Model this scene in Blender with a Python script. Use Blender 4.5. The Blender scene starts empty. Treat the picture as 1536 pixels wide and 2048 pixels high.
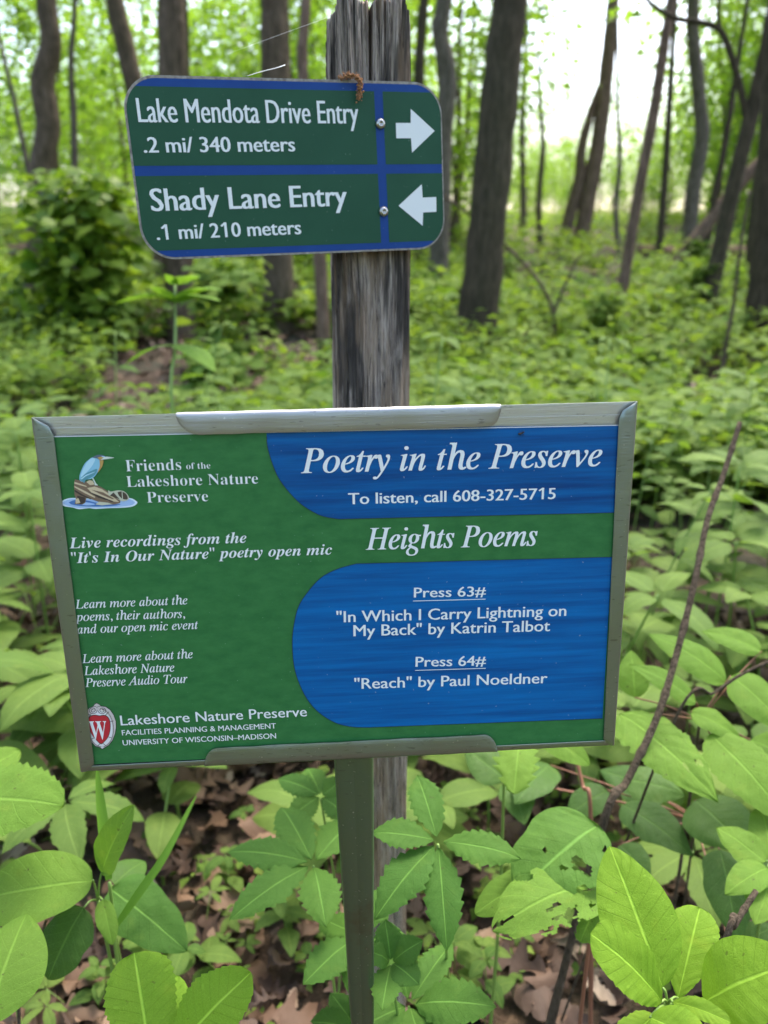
import bpy, bmesh, math, random
import numpy as np
from mathutils import Vector, Matrix
from mathutils.geometry import tessellate_polygon
R = math.radians
sc = bpy.context.scene
COL = sc.collection
rng = np.random.default_rng(7)
random.seed(7)

# ------------------------------------------------------------------ camera, sky, sun, exposure
CAMZ, PITCH, FPX = 1.15, R(19.0), 1550.0
CAM = np.array([0.0, 0.0, CAMZ])
FW = np.array([0, math.cos(PITCH), -math.sin(PITCH)])
DN = np.array([0, -math.sin(PITCH), -math.cos(PITCH)])
RT = np.array([1.0, 0, 0])
cd = bpy.data.cameras.new('camera'); cam = bpy.data.objects.new('camera', cd); COL.objects.link(cam)
cam.location = CAM; cam.rotation_euler = (math.pi/2 - PITCH, 0, 0)
cd.sensor_fit = 'VERTICAL'; cd.sensor_height = 36; cd.sensor_width = 27
cd.lens = FPX/2048*36
cd.clip_start = 0.02; cd.clip_end = 1000
cd.dof.use_dof = True; cd.dof.focus_distance = 0.62; cd.dof.aperture_fstop = cd.lens/5.0
sc.camera = cam

SUN_EL, SUN_AZ = R(60), R(32)     # azimuth measured from +Y towards +X
w = bpy.data.worlds.new('World'); sc.world = w; w.use_nodes = True
nt = w.node_tree
sky = nt.nodes.new('ShaderNodeTexSky'); sky.sky_type = 'NISHITA'; sky.sun_disc = False
sky.sun_elevation = SUN_EL; sky.sun_rotation = SUN_AZ
sky.air_density = 1.0; sky.dust_density = 4.5; sky.ozone_density = 0.6
nt.links.new(sky.outputs[0], nt.nodes['Background'].inputs[0])
nt.nodes['Background'].inputs[1].default_value = 0.15
sl = bpy.data.lights.new('sun', 'SUN'); sun = bpy.data.objects.new('sun', sl); COL.objects.link(sun)
sl.energy = 1.5; sl.angle = R(20); sl.color = (1.0, 0.95, 0.87)
sd = Vector((math.sin(SUN_AZ)*math.cos(SUN_EL), math.cos(SUN_AZ)*math.cos(SUN_EL), math.sin(SUN_EL)))
sun.rotation_euler = sd.to_track_quat('Z', 'Y').to_euler()
sun.location = (0, 0, 40)
vs = sc.view_settings
vs.view_transform = 'Standard'; vs.look = 'None'; vs.gamma = 1; vs.use_curve_mapping = False
vs.exposure = 2.12
sc.render.engine = 'CYCLES'
cy = sc.cycles
cy.use_denoising = True
try: cy.denoiser = 'OPENIMAGEDENOISE'
except Exception: pass
cy.max_bounces = 8; cy.diffuse_bounces = 4; cy.glossy_bounces = 3; cy.transmission_bounces = 4
cy.transparent_max_bounces = 8; cy.caustics_reflective = False; cy.caustics_refractive = False
cy.sample_clamp_indirect = 6

# ------------------------------------------------------------------ helpers
def unit(v):
    v = np.asarray(v, float); return v/np.linalg.norm(v)
def ray(px, py):                      # direction with unit depth along the optical axis
    return FW + RT*((px-768)/FPX) + DN*((py-1024)/FPX)
def at(px, py, depth): return CAM + ray(px, py)*depth
def at_y(px, py, Y):
    d = ray(px, py); return CAM + d*(Y/d[1])

def hash2(ix, iy, seed):
    n = (ix*374761393 + iy*668265263 + seed*1442695041) & 0x7fffffff
    n = (n ^ (n >> 13))*1274126177 & 0x7fffffff
    return ((n ^ (n >> 16)) & 0xffff)/65535.0
def noise2(x, y, seed=0):             # value noise in 0..1
    x = np.asarray(x, float); y = np.asarray(y, float)
    ix = np.floor(x).astype(np.int64); iy = np.floor(y).astype(np.int64)
    fx = x-ix; fy = y-iy
    fx = fx*fx*(3-2*fx); fy = fy*fy*(3-2*fy)
    a = hash2(ix, iy, seed); b = hash2(ix+1, iy, seed); c = hash2(ix, iy+1, seed); d = hash2(ix+1, iy+1, seed)
    return (a*(1-fx)+b*fx)*(1-fy) + (c*(1-fx)+d*fx)*fy
def fbm(x, y, seed=0, o=4):
    s = 0; a = .5
    for k in range(o):
        s = s + a*noise2(np.asarray(x)*2**k, np.asarray(y)*2**k, seed+k*17); a *= .5
    return s
def gz(x, y):                         # ground height
    x = np.asarray(x, float); y = np.asarray(y, float)
    return .10*(fbm(x*.35+50, y*.35+50, 3)-.47) + .10*np.clip(y-5.5, 0, 14.5) + .04*np.clip(y-20, 0, 26)

def mesh_np(name, V, Fs, mats=None, uv=None, rnd=None, smooth=True, midx=None):
    """V (n,3); Fs (m,k) array of equal-size faces or list of tuples"""
    me = bpy.data.meshes.new(name)
    V = np.asarray(V, np.float32)
    if isinstance(Fs, np.ndarray):
        m, k = Fs.shape
        me.vertices.add(len(V)); me.vertices.foreach_set('co', V.ravel())
        me.loops.add(m*k); me.loops.foreach_set('vertex_index', Fs.astype(np.int32).ravel())
        me.polygons.add(m); me.polygons.foreach_set('loop_start', np.arange(0, m*k, k, dtype=np.int32))
        me.update(calc_edges=True)
    else:
        me.from_pydata([tuple(v) for v in V], [], [tuple(f) for f in Fs])
    if uv is not None:
        l = me.uv_layers.new(name='uv')
        vi = np.empty(len(me.loops), np.int32); me.loops.foreach_get('vertex_index', vi)
        l.data.foreach_set('uv', np.asarray(uv, np.float32)[vi].ravel())
    if rnd is not None:
        a = me.attributes.new('rnd', 'FLOAT', 'POINT'); a.data.foreach_set('value', np.asarray(rnd, np.float32))
    if smooth: me.polygons.foreach_set('use_smooth', np.ones(len(me.polygons), bool))
    for m_ in (mats or []): me.materials.append(m_)
    if midx is not None: me.polygons.foreach_set('material_index', np.asarray(midx, np.int32))
    me.update()
    return me
def link(name, me, parent=None, loc=None):
    o = bpy.data.objects.new(name, me); COL.objects.link(o)
    if parent is not None: o.parent = parent
    if loc is not None: o.location = loc
    return o
def tag(o, label, cat, group=None, kind=None):
    if label: o['label'] = label
    if cat: o['category'] = cat
    if group: o['group'] = group
    if kind: o['kind'] = kind
    return o
def thing(name, label, cat, loc=(0, 0, 0), group=None, rot=None):
    o = bpy.data.objects.new(name, None); COL.objects.link(o); o.location = loc
    o.empty_display_size = .05
    if rot is not None: o.rotation_euler = rot
    return tag(o, label, cat, group)
def child(name, me, parent):
    """mesh given in world coordinates, parented under an unrotated empty"""
    o = link(name, me, parent)
    o.location = -Vector(parent.location)
    return o

# ------------------------------------------------------------------ materials
def mat(name):
    m = bpy.data.materials.new(name); m.use_nodes = True
    t = m.node_tree; return m, t, t.nodes['Principled BSDF'], t.nodes['Material Output']
def N(t, typ, **kw):
    n = t.nodes.new(typ)
    for k, v in kw.items():
        if k in n.inputs: n.inputs[k].default_value = v
        else: setattr(n, k, v)
    return n
def ramp(t, stops, src=None, interp='LINEAR'):
    r = t.nodes.new('ShaderNodeValToRGB'); e = r.color_ramp.elements; r.color_ramp.interpolation = interp
    e[0].position, e[0].color = stops[0][0], (*stops[0][1], 1)
    e[1].position, e[1].color = stops[-1][0], (*stops[-1][1], 1)
    for p, c in stops[1:-1]:
        k = e.new(p); k.color = (*c, 1)
    if src is not None: t.links.new(src, r.inputs[0])
    return r
def math_n(t, op, a, b=None, clamp=False):
    n = t.nodes.new('ShaderNodeMath'); n.operation = op; n.use_clamp = clamp
    for i, v in enumerate((a, b)):
        if v is None: continue
        if isinstance(v, (int, float)): n.inputs[i].default_value = v
        else: t.links.new(v, n.inputs[i])
    return n.outputs[0]
def mixc(t, fac, a, b, typ='MIX'):
    n = t.nodes.new('ShaderNodeMix'); n.data_type = 'RGBA'; n.blend_type = typ
    for i, v in ((0, fac), (6, a), (7, b)):
        if isinstance(v, (int, float)): n.inputs[i].default_value = v
        elif isinstance(v, tuple): n.inputs[i].default_value = (*v, 1)
        else: t.links.new(v, n.inputs[i])
    return n.outputs[2]
def coords(t, kind='Object', scale=(1, 1, 1)):
    c = t.nodes.new('ShaderNodeTexCoord'); m = t.nodes.new('ShaderNodeMapping'); m.inputs['Scale'].default_value = scale
    t.links.new(c.outputs[kind], m.inputs[0]); return m.outputs[0]
def noise(t, vec, scale, detail=4, rough=.55, dist=0):
    n = t.nodes.new('ShaderNodeTexNoise'); n.inputs['Scale'].default_value = scale; n.inputs['Detail'].default_value = detail
    n.inputs['Roughness'].default_value = rough; n.inputs['Distortion'].default_value = dist
    if vec is not None: t.links.new(vec, n.inputs['Vector'])
    return n.outputs['Fac']
def bump(t, b, h, strength=.3, dist=.01):
    n = t.nodes.new('ShaderNodeBump'); n.inputs['Strength'].default_value = strength; n.inputs['Distance'].default_value = dist
    t.links.new(h, n.inputs['Height']); t.links.new(n.outputs[0], b.inputs['Normal'])

def leaf_mat(name, c0, c1, trans=.45, veins=0, rough=.45, spots=0.0, tcol=None, vcol=None, objrand=False, vn=9, spec=.22):
    m, t, b, out = mat(name)
    a = t.nodes.new('ShaderNodeAttribute'); a.attribute_name = 'rnd'
    f = a.outputs['Fac']
    if objrand:
        oi = t.nodes.new('ShaderNodeObjectInfo')
        f = math_n(t, 'ADD', math_n(t, 'MULTIPLY', f, .55), math_n(t, 'MULTIPLY', oi.outputs['Random'], .45))
    col = ramp(t, [(0, c0), (1, c1)], f).outputs[0]
    n1 = noise(t, coords(t), 22, 3)
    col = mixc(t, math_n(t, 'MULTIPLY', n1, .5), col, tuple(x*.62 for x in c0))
    if veins:
        uv = t.nodes.new('ShaderNodeUVMap'); s = t.nodes.new('ShaderNodeSeparateXYZ'); t.links.new(uv.outputs[0], s.inputs[0])
        au = math_n(t, 'ABSOLUTE', math_n(t, 'SUBTRACT', s.outputs[0], .5))          # 0..0.5
        au2 = math_n(t, 'POWER', math_n(t, 'MULTIPLY', au, 2.0), 0.85)
        ph = math_n(t, 'SUBTRACT', math_n(t, 'MULTIPLY', s.outputs[1], float(vn)), math_n(t, 'MULTIPLY', au2, 1.9))
        fr = math_n(t, 'ABSOLUTE', math_n(t, 'SUBTRACT', math_n(t, 'FRACT', ph), .5))   # .5 = vein centre
        lat = t.nodes.new('ShaderNodeMapRange'); lat.inputs['From Min'].default_value = .455; lat.inputs['From Max'].default_value = .5
        t.links.new(fr, lat.inputs['Value'])
        mid = t.nodes.new('ShaderNodeMapRange'); mid.inputs['From Min'].default_value = .028; mid.inputs['From Max'].default_value = .008
        t.links.new(au, mid.inputs['Value'])
        v = math_n(t, 'MAXIMUM', math_n(t, 'MULTIPLY', lat.outputs[0], .55), mid.outputs[0])
        vc = vcol or tuple(min(1, x*1.9+.03) for x in c1)
        # fine network between the veins
        uvm = t.nodes.new('ShaderNodeMapping'); uvm.inputs['Scale'].default_value = (9, 16, 1); t.links.new(uv.outputs[0], uvm.inputs[0])
        vo = t.nodes.new('ShaderNodeTexVoronoi'); vo.feature = 'DISTANCE_TO_EDGE'; vo.inputs['Scale'].default_value = 2.4
        t.links.new(uvm.outputs[0], vo.inputs['Vector'])
        ne = t.nodes.new('ShaderNodeMapRange'); ne.inputs['From Min'].default_value = .07; ne.inputs['From Max'].default_value = .0
        t.links.new(vo.outputs['Distance'], ne.inputs['Value'])
        col = mixc(t, math_n(t, 'MULTIPLY', ne.outputs[0], .12), col, vc)
        if veins == 2:
            col = mixc(t, math_n(t, 'MULTIPLY', lat.outputs[0], .34), col, tuple(x*.55 for x in c0))
            col = mixc(t, math_n(t, 'MULTIPLY', mid.outputs[0], .55), col, vc)
        else:
            col = mixc(t, math_n(t, 'MULTIPLY', v, .30), col, vc)
        n3 = noise(t, coords(t), 190, 3)
        h = math_n(t, 'ADD', math_n(t, 'ADD', math_n(t, 'MULTIPLY', v, -.9), math_n(t, 'MULTIPLY', ne.outputs[0], -.3)), math_n(t, 'MULTIPLY', n3, .6))
        bump(t, b, h, .5, .0022)
        bl = ramp(t, [(.60, (0, 0, 0)), (.72, (1, 1, 1))], noise(t, coords(t), 48, 3)).outputs[0]
        col = mixc(t, math_n(t, 'MULTIPLY', bl, .22), col, (c1[0]*1.3, c1[1]*1.0, c1[2]))
    if spots:
        sp = noise(t, coords(t), 160, 2)
        r = ramp(t, [(.70, (0, 0, 0)), (.74, (1, 1, 1))], sp)
        col = mixc(t, math_n(t, 'MULTIPLY', r.outputs[0], spots), col, (.06, .05, .02))
    t.links.new(col, b.inputs['Base Color'])
    b.inputs['Roughness'].default_value = rough
    b.inputs['Specular IOR Level'].default_value = spec
    tr = t.nodes.new('ShaderNodeBsdfTranslucent')
    tc = mixc(t, 1.0, col, tcol or (1.25, 1.25, .55), 'MULTIPLY')
    t.links.new(tc, tr.inputs[0])
    mx = t.nodes.new('ShaderNodeMixShader'); mx.inputs[0].default_value = trans
    t.links.new(b.outputs[0], mx.inputs[1]); t.links.new(tr.outputs[0], mx.inputs[2]); t.links.new(mx.outputs[0], out.inputs[0])
    return m

M = {}
M['leaf_bright'] = leaf_mat('leaf_bright', (.17, .335, .024), (.235, .40, .038), .48, veins=2, spots=.45, rough=.62, vn=10, spec=.15)
M['leaf_creeper'] = leaf_mat('leaf_creeper', (.065, .165, .026), (.10, .215, .032), .40, veins=2, spots=.35, rough=.62, vn=8, spec=.15)
M['leaf_broad'] = leaf_mat('leaf_broad', (.12, .24, .030), (.18, .32, .046), .45, veins=1, spots=.8, rough=.62, vn=7, spec=.15)
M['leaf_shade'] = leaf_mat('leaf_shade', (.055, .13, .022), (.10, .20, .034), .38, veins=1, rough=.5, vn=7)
M['leaf_plant'] = leaf_mat('leaf_plant', (.07, .155, .026), (.205, .305, .06), .47, veins=1, objrand=True, vn=7, rough=.6)
M['leaf_cover'] = leaf_mat('leaf_cover', (.085, .175, .028), (.265, .36, .07), .47, spec=.12, rough=.65)
M['leaf_tree'] = leaf_mat('leaf_tree', (.13, .265, .026), (.33, .45, .06), .60, objrand=True, spec=.15, tcol=(1.12, 1.2, .7))
M['leaf_bush'] = leaf_mat('leaf_bush', (.08, .18, .02), (.24, .34, .045), .50, spec=.15)
M['grass'] = leaf_mat('grass_blade', (.10, .23, .026), (.15, .31, .03), .42)

def simple(name, col, rough=.5, metal=0, coat=0, spec=.5):
    m, t, b, o = mat(name)
    b.inputs['Base Color'].default_value = (*col, 1); b.inputs['Roughness'].default_value = rough
    b.inputs['Metallic'].default_value = metal; b.inputs['Coat Weight'].default_value = coat; b.inputs['Specular IOR Level'].default_value = spec
    return m
M['stem'] = simple('stem_green', (.16, .27, .05), .5)
M['stem_red'] = simple('stem_red', (.22, .09, .05), .6)

def bark_mat(name, c0, c1, sx=11, sz=2.2, dark=.3):
    m, t, b, o = mat(name)
    v = coords(t, 'Object', (sx, sx, sz))
    n1 = noise(t, v, 3.0, 6, .65, .4); n2 = noise(t, coords(t, 'Object', (1, 1, .5)), 1.2, 3)
    col = ramp(t, [(.28, tuple(x*dark for x in c0)), (.5, c0), (.72, c1)], n1).outputs[0]
    col = mixc(t, math_n(t, 'MULTIPLY', n2, .35), col, (.07, .09, .045))
    t.links.new(col, b.inputs['Base Color']); b.inputs['Roughness'].default_value = .9; b.inputs['Specular IOR Level'].default_value = .15
    bump(t, b, n1, .9, .03); return m
M['bark'] = bark_mat('bark_grey_brown', (.10, .068, .048), (.19, .135, .10))
M['bark_dark'] = bark_mat('bark_dark', (.055, .037, .026), (.12, .083, .06))
M['bark_red'] = bark_mat('bark_reddish', (.16, .10, .075), (.30, .20, .15))
M['bark_grey'] = bark_mat('bark_grey', (.12, .098, .078), (.21, .175, .145))
M['rotten'] = bark_mat('rotten_wood', (.10, .055, .04), (.22, .13, .09))
M['twig'] = bark_mat('twig_bark', (.14, .095, .07), (.26, .19, .14), 60, 20)

# leaf-litter ground
m, t, b, o = mat('forest_floor'); v = coords(t, 'Object')
vo = t.nodes.new('ShaderNodeTexVoronoi'); vo.inputs['Scale'].default_value = 17; t.links.new(v, vo.inputs['Vector'])
n1 = noise(t, v, 2.3, 5); n2 = noise(t, v, 40, 4)
c = ramp(t, [(0, (.02, .012, .007)), (.35, (.05, .029, .016)), (.7, (.10, .06, .034)), (1, (.17, .11, .07))], math_n(t, 'ADD', math_n(t, 'MULTIPLY', vo.outputs['Color'], .6), math_n(t, 'MULTIPLY', n2, .4)))
c2 = mixc(t, ramp(t, [(.42, (0, 0, 0)), (.62, (1, 1, 1))], n1).outputs[0], c.outputs[0], (.045, .04, .022))
t.links.new(c2, b.inputs['Base Color']); b.inputs['Roughness'].default_value = .95
bump(t, b, math_n(t, 'ADD', vo.outputs['Distance'], n2), .8, .03); M['ground'] = m
# dead leaves
m, t, b, o = mat('dead_leaf'); a = t.nodes.new('ShaderNodeAttribute'); a.attribute_name = 'rnd'
c = ramp(t, [(0, (.018, .009, .005)), (.35, (.052, .025, .011)), (.65, (.102, .053, .025)), (.9, (.155, .096, .053)), (1, (.33, .26, .19))], a.outputs['Fac'])
n1 = noise(t, coords(t), 55, 4)
col = mixc(t, math_n(t, 'MULTIPLY', n1, .55), c.outputs[0], (.12, .07, .045))
t.links.new(col, b.inputs['Base Color']); b.inputs['Roughness'].default_value = .75; bump(t, b, n1, .4, .004)
M['dead_leaf'] = m
# weathered post wood
m, t, b, o = mat('weathered_wood')
vg = coords(t, 'Object', (430, 430, 9)); vl = coords(t, 'Object', (34, 34, 5.0)); vf = coords(t, 'Object', (1300, 1300, 40))
g = noise(t, vg, 1.0, 6, .7, .9); l = noise(t, vl, 1.0, 4, .6, .8); f = noise(t, vf, 1, 4, .65)
col = ramp(t, [(.36, (.028, .023, .02)), (.435, (.18, .148, .125)), (.52, (.40, .335, .28)), (.62, (.60, .52, .445))], math_n(t, 'ADD', math_n(t, 'MULTIPLY', g, .66), math_n(t, 'MULTIPLY', f, .34))).outputs[0]
sepz = t.nodes.new('ShaderNodeSeparateXYZ'); tc_ = t.nodes.new('ShaderNodeTexCoord'); t.links.new(tc_.outputs['Object'], sepz.inputs[0])
up = t.nodes.new('ShaderNodeMapRange'); up.inputs['From Min'].default_value = .88; up.inputs['From Max'].default_value = 1.20
up.inputs['To Min'].default_value = -.06; up.inputs['To Max'].default_value = .10
t.links.new(sepz.outputs[2], up.inputs['Value'])
st = ramp(t, [(.50, (0, 0, 0)), (.60, (1, 1, 1))], math_n(t, 'ADD', l, up.outputs[0])).outputs[0]
col = mixc(t, math_n(t, 'MULTIPLY', st, .82), col, (.022, .020, .019))      # black weather stains
l2 = noise(t, coords(t, 'Object', (40, 40, 7)), 1, 3)
col = mixc(t, ramp(t, [(.47, (0, 0, 0)), (.62, (.62, .62, .62))], l2).outputs[0], col, (.36, .255, .165))
crk = ramp(t, [(.60, (0, 0, 0)), (.66, (1, 1, 1))], noise(t, coords(t, 'Object', (260, 260, 11)), 1, 3, .6, 1.2)).outputs[0]
col = mixc(t, math_n(t, 'MULTIPLY', crk, .8), col, (.03, .024, .02))
t.links.new(col, b.inputs['Base Color']); b.inputs['Roughness'].default_value = .9; b.inputs['Specular IOR Level'].default_value = .2
bump(t, b, math_n(t, 'ADD', g, f), .7, .002); M['wood'] = m

def metal_mat(name, col, rough, dirt=.0, scratch=.25):
    m, t, b, o = mat(name)
    v = coords(t, 'Object'); n1 = noise(t, v, 35, 5, .6); n2 = noise(t, coords(t, 'Object', (40, 900, 40)), 1, 3); sp = noise(t, v, 420, 2)
    c = mixc(t, math_n(t, 'MULTIPLY', n1, .45), tuple(col), tuple(x*.72 for x in col))
    tick = ramp(t, [(.66, (0, 0, 0)), (.70, (1, 1, 1))], noise(t, coords(t, 'Object', (90, 420, 90)), 1, 2)).outputs[0]
    c = mixc(t, math_n(t, 'MULTIPLY', tick, .45), c, (.10, .10, .09))
    spots = ramp(t, [(.71, (0, 0, 0)), (.74, (1, 1, 1))], sp).outputs[0]
    c = mixc(t, math_n(t, 'MULTIPLY', spots, .5), c, (.75, .75, .72))
    if dirt:
        d = ramp(t, [(.56, (0, 0, 0)), (.7, (1, 1, 1))], noise(t, v, 14, 6, .7)).outputs[0]
        c = mixc(t, math_n(t, 'MULTIPLY', d, dirt), c, (.12, .10, .06))
    t.links.new(c, b.inputs['Base Color']); b.inputs['Metallic'].default_value = .92
    r = math_n(t, 'ADD', rough-.08, math_n(t, 'MULTIPLY', n1, .2)); t.links.new(r, b.inputs['Roughness'])
    bump(t, b, math_n(t, 'ADD', n2, n1), scratch, .0006); return m
M['alu'] = metal_mat('aluminium', (.27, .305, .28), .33)
M['alu_bright'] = metal_mat('aluminium_bright', (.42, .42, .42), .42)
M['stake'] = metal_mat('stake_steel', (.14, .19, .13), .38, dirt=.6)
M['plate'] = metal_mat('plate_aluminium', (.55, .57, .55), .34)
M['bolt'] = simple('bolt_steel', (.42, .41, .39), .3, 1.0)
M['dark'] = simple('dark_line', (.02, .02, .022), .7)

# printed colours
def print_mat(name, c0, c1, sc_=(30, 30, 30), rough=.35, coat=.3, detail=5, speck=0):
    m, t, b, o = mat(name)
    n1 = noise(t, coords(t, 'Object', sc_), 1, detail, .65)
    c = ramp(t, [(.34, c0), (.66, c1)], n1).outputs[0]
    if speck:
        s = ramp(t, [(.73, (0, 0, 0)), (.76, (1, 1, 1))], noise(t, coords(t), 330, 2)).outputs[0]
        c = mixc(t, math_n(t, 'MULTIPLY', s, speck), c, (.55, .6, .55))
    t.links.new(c, b.inputs['Base Color']); b.inputs['Roughness'].default_value = rough
    b.inputs['Coat Weight'].default_value = coat; b.inputs['Coat Roughness'].default_value = .12; b.inputs['Specular IOR Level'].default_value = .22
    return m
M['p_green'] = print_mat('poster_green', (.026, .140, .041), (.042, .182, .054), (60, 120, 60), coat=.06, speck=.3)
M['p_blue'] = print_mat('poster_blue', (.001, .066, .24), (.001, .150, .445), (5, 110, 5), detail=9, coat=.06, speck=.3)
M['p_blue_deep'] = print_mat('poster_blue_deep', (.001, .048, .19), (.001, .118, .36), (6, 120, 6), detail=9, coat=.06, speck=.3)
M['p_white'] = simple('poster_white', (.80, .82, .82), .45)
M['s_green'] = print_mat('sign_green', (.012, .066, .034), (.015, .075, .039), (20, 20, 20), rough=.5, coat=.0, speck=.25)
M['s_blue'] = print_mat('sign_blue', (.005, .042, .20), (.007, .051, .225), (20, 20, 20), rough=.5, coat=.0, speck=.25)
M['s_edge'] = print_mat('sign_edge', (.16, .14, .12), (.36, .34, .30), (200, 200, 200), rough=.7, coat=0)
M['s_white'] = simple('sign_white', (.70, .74, .74), .55)

# ------------------------------------------------------------------ leaf geometry
def profile(t, a, b):
    tm = a/(a+b)
    return (np.maximum(t, 1e-6)**a*np.maximum(1-t, 0)**b)/(tm**a*(1-tm)**b)
def leaf_np(P, Q, Nn, W, a=.6, b=.85, rows=40, cols=10, teeth=0, depth=.1, arch=.08, fold=.15, vn=8, pucker=.004, holes=0, seed=0, curl=0.12, tipbend=0.0):
    P = np.asarray(P, float); Q = np.asarray(Q, float); d = Q-P; L = np.linalg.norm(d); d = d/L
    Nn = np.asarray(Nn, float); Nn = unit(Nn-d*(Nn@d)); S = np.cross(d, Nn)
    t = np.linspace(0, 1, rows+1); u = np.linspace(-1, 1, cols+1)
    T, U = np.meshgrid(t, u, indexing='ij')
    hw = W/2*profile(T, a, b)
    wob = 1+.09*(noise2(T*5+seed*3.1, np.sign(U)*2+9, seed)-.5)*2
    if teeth:
        saw = (T*teeth + (U > 0)*.37) % 1.0
        hw = hw*(1-depth*saw*np.abs(U)**3*(1-.3*T))
    hw = hw*wob
    ph = T*vn-np.abs(U)**.85*1.9
    z = arch*L*4*T*(1-T) + fold*np.abs(U)*hw - curl*np.abs(U)**2.5*hw + pucker*L*np.cos(2*np.pi*(ph-.5))*-1*np.abs(U)**.5*np.minimum(1, hw/(W*.2+1e-9))*.5
    z = z + .05*W*(fbm(T*2.5+seed, U*1.3+seed*1.7, seed)-.47)*2 - tipbend*L*T**3
    V = P + T[..., None]*L*d + (U*hw)[..., None]*S + z[..., None]*Nn
    idx = np.arange((rows+1)*(cols+1)).reshape(rows+1, cols+1)
    F = np.stack([idx[:-1, :-1], idx[:-1, 1:], idx[1:, 1:], idx[1:, :-1]], -1).reshape(-1, 4)
    if holes:
        tc = (T[:-1, :-1]+T[1:, 1:])/2; uc = (U[:-1, :-1]+U[1:, 1:])/2
        h = fbm(tc*7+seed*5, uc*3.2+seed*2, seed+5, 3)
        thr = .70-.22*holes*np.abs(uc)**2-.10*holes*tc
        F = F[(h < thr).ravel()]
    UV = np.stack([U*.5+.5, T], -1).reshape(-1, 2)
    return V.reshape(-1, 3), F, UV
def leaf_obj(parent, P, Q, Nn, W, material, name='leaf', rnd=None, **kw):
    V, F, UV = leaf_np(P, Q, Nn, W, **kw)
    r = random.random() if rnd is None else rnd
    return child(name, mesh_np(name, V, F, [material], UV, np.full(len(V), r)), parent)
def tube_np(pts, rad, n=8, bumpy=0, seed=0, cap=True, ridge=0):
    pts = np.asarray(pts, float); k = len(pts); rad = np.broadcast_to(np.asarray(rad, float), (k,))
    tg = np.gradient(pts, axis=0); tg /= np.linalg.norm(tg, axis=1)[:, None]
    ref = np.array([0, 0, 1.0]) if abs(tg[0][2]) < .9 else np.array([1.0, 0, 0])
    A = np.cross(tg, ref); A /= np.linalg.norm(A, axis=1)[:, None]; B = np.cross(tg, A)
    th = np.linspace(0, 2*np.pi, n, endpoint=False)
    rr = rad[:, None]*np.ones(n)
    if bumpy: rr = rr*(1+bumpy*(fbm(np.cos(th)[None]*1.5+np.sin(th)[None]*2.1+np.zeros((k, 1))+seed, np.arange(k)[:, None]*.6+np.zeros(n), seed)-.47)*2)
    if ridge: rr = rr*(1+ridge*(noise2(np.arange(n)[None]*.55+np.zeros((k, 1))+seed, np.arange(k)[:, None]*.45+np.zeros(n), seed+3)-.5))
    V = pts[:, None]+rr[..., None]*(np.cos(th)[None, :, None]*A[:, None]+np.sin(th)[None, :, None]*B[:, None])
    i = np.arange(k*n).reshape(k, n); j = np.roll(i, -1, 1)
    F = np.stack([i[:-1], j[:-1], j[1:], i[1:]], -1).reshape(-1, 4)
    V = V.reshape(-1, 3)
    if cap:
        c0, c1 = len(V), len(V)+1; V = np.vstack([V, pts[:1], pts[-1:]])
        F = np.vstack([F, np.stack([j[0], i[0], np.full(n, c0), np.full(n, c0)], -1)[:0]])
        tri = [(int(j[0][q]), int(i[0][q]), c0) for q in range(n)]+[(int(i[-1][q]), int(j[-1][q]), c1) for q in range(n)]
        return V, [tuple(map(int, f)) for f in F]+tri
    return V, F
def smooth_path(pts, k=6):
    pts = np.asarray(pts, float)
    if len(pts) < 3: return np.array([pts[0]+(pts[-1]-pts[0])*s for s in np.linspace(0, 1, k+1)])
    P = np.vstack([2*pts[0]-pts[1], pts, 2*pts[-1]-pts[-2]]); out = []
    for i in range(1, len(P)-2):
        for s in np.linspace(0, 1, k, endpoint=False):
            a, b, c, d = P[i-1], P[i], P[i+1], P[i+2]
            out.append(.5*(2*b+(c-a)*s+(2*a-5*b+4*c-d)*s*s+(3*b-a-3*c+d)*s**3))
    out.append(pts[-1]); return np.array(out)
def tube_mesh(name, pts, r0, r1, material, n=8, bumpy=0, seed=0, k=6):
    p = smooth_path(pts, k); rad = np.linspace(r0, r1, len(p))
    V, F = tube_np(p, rad, n, bumpy, seed)
    return mesh_np(name, V, F, [material])
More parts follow.
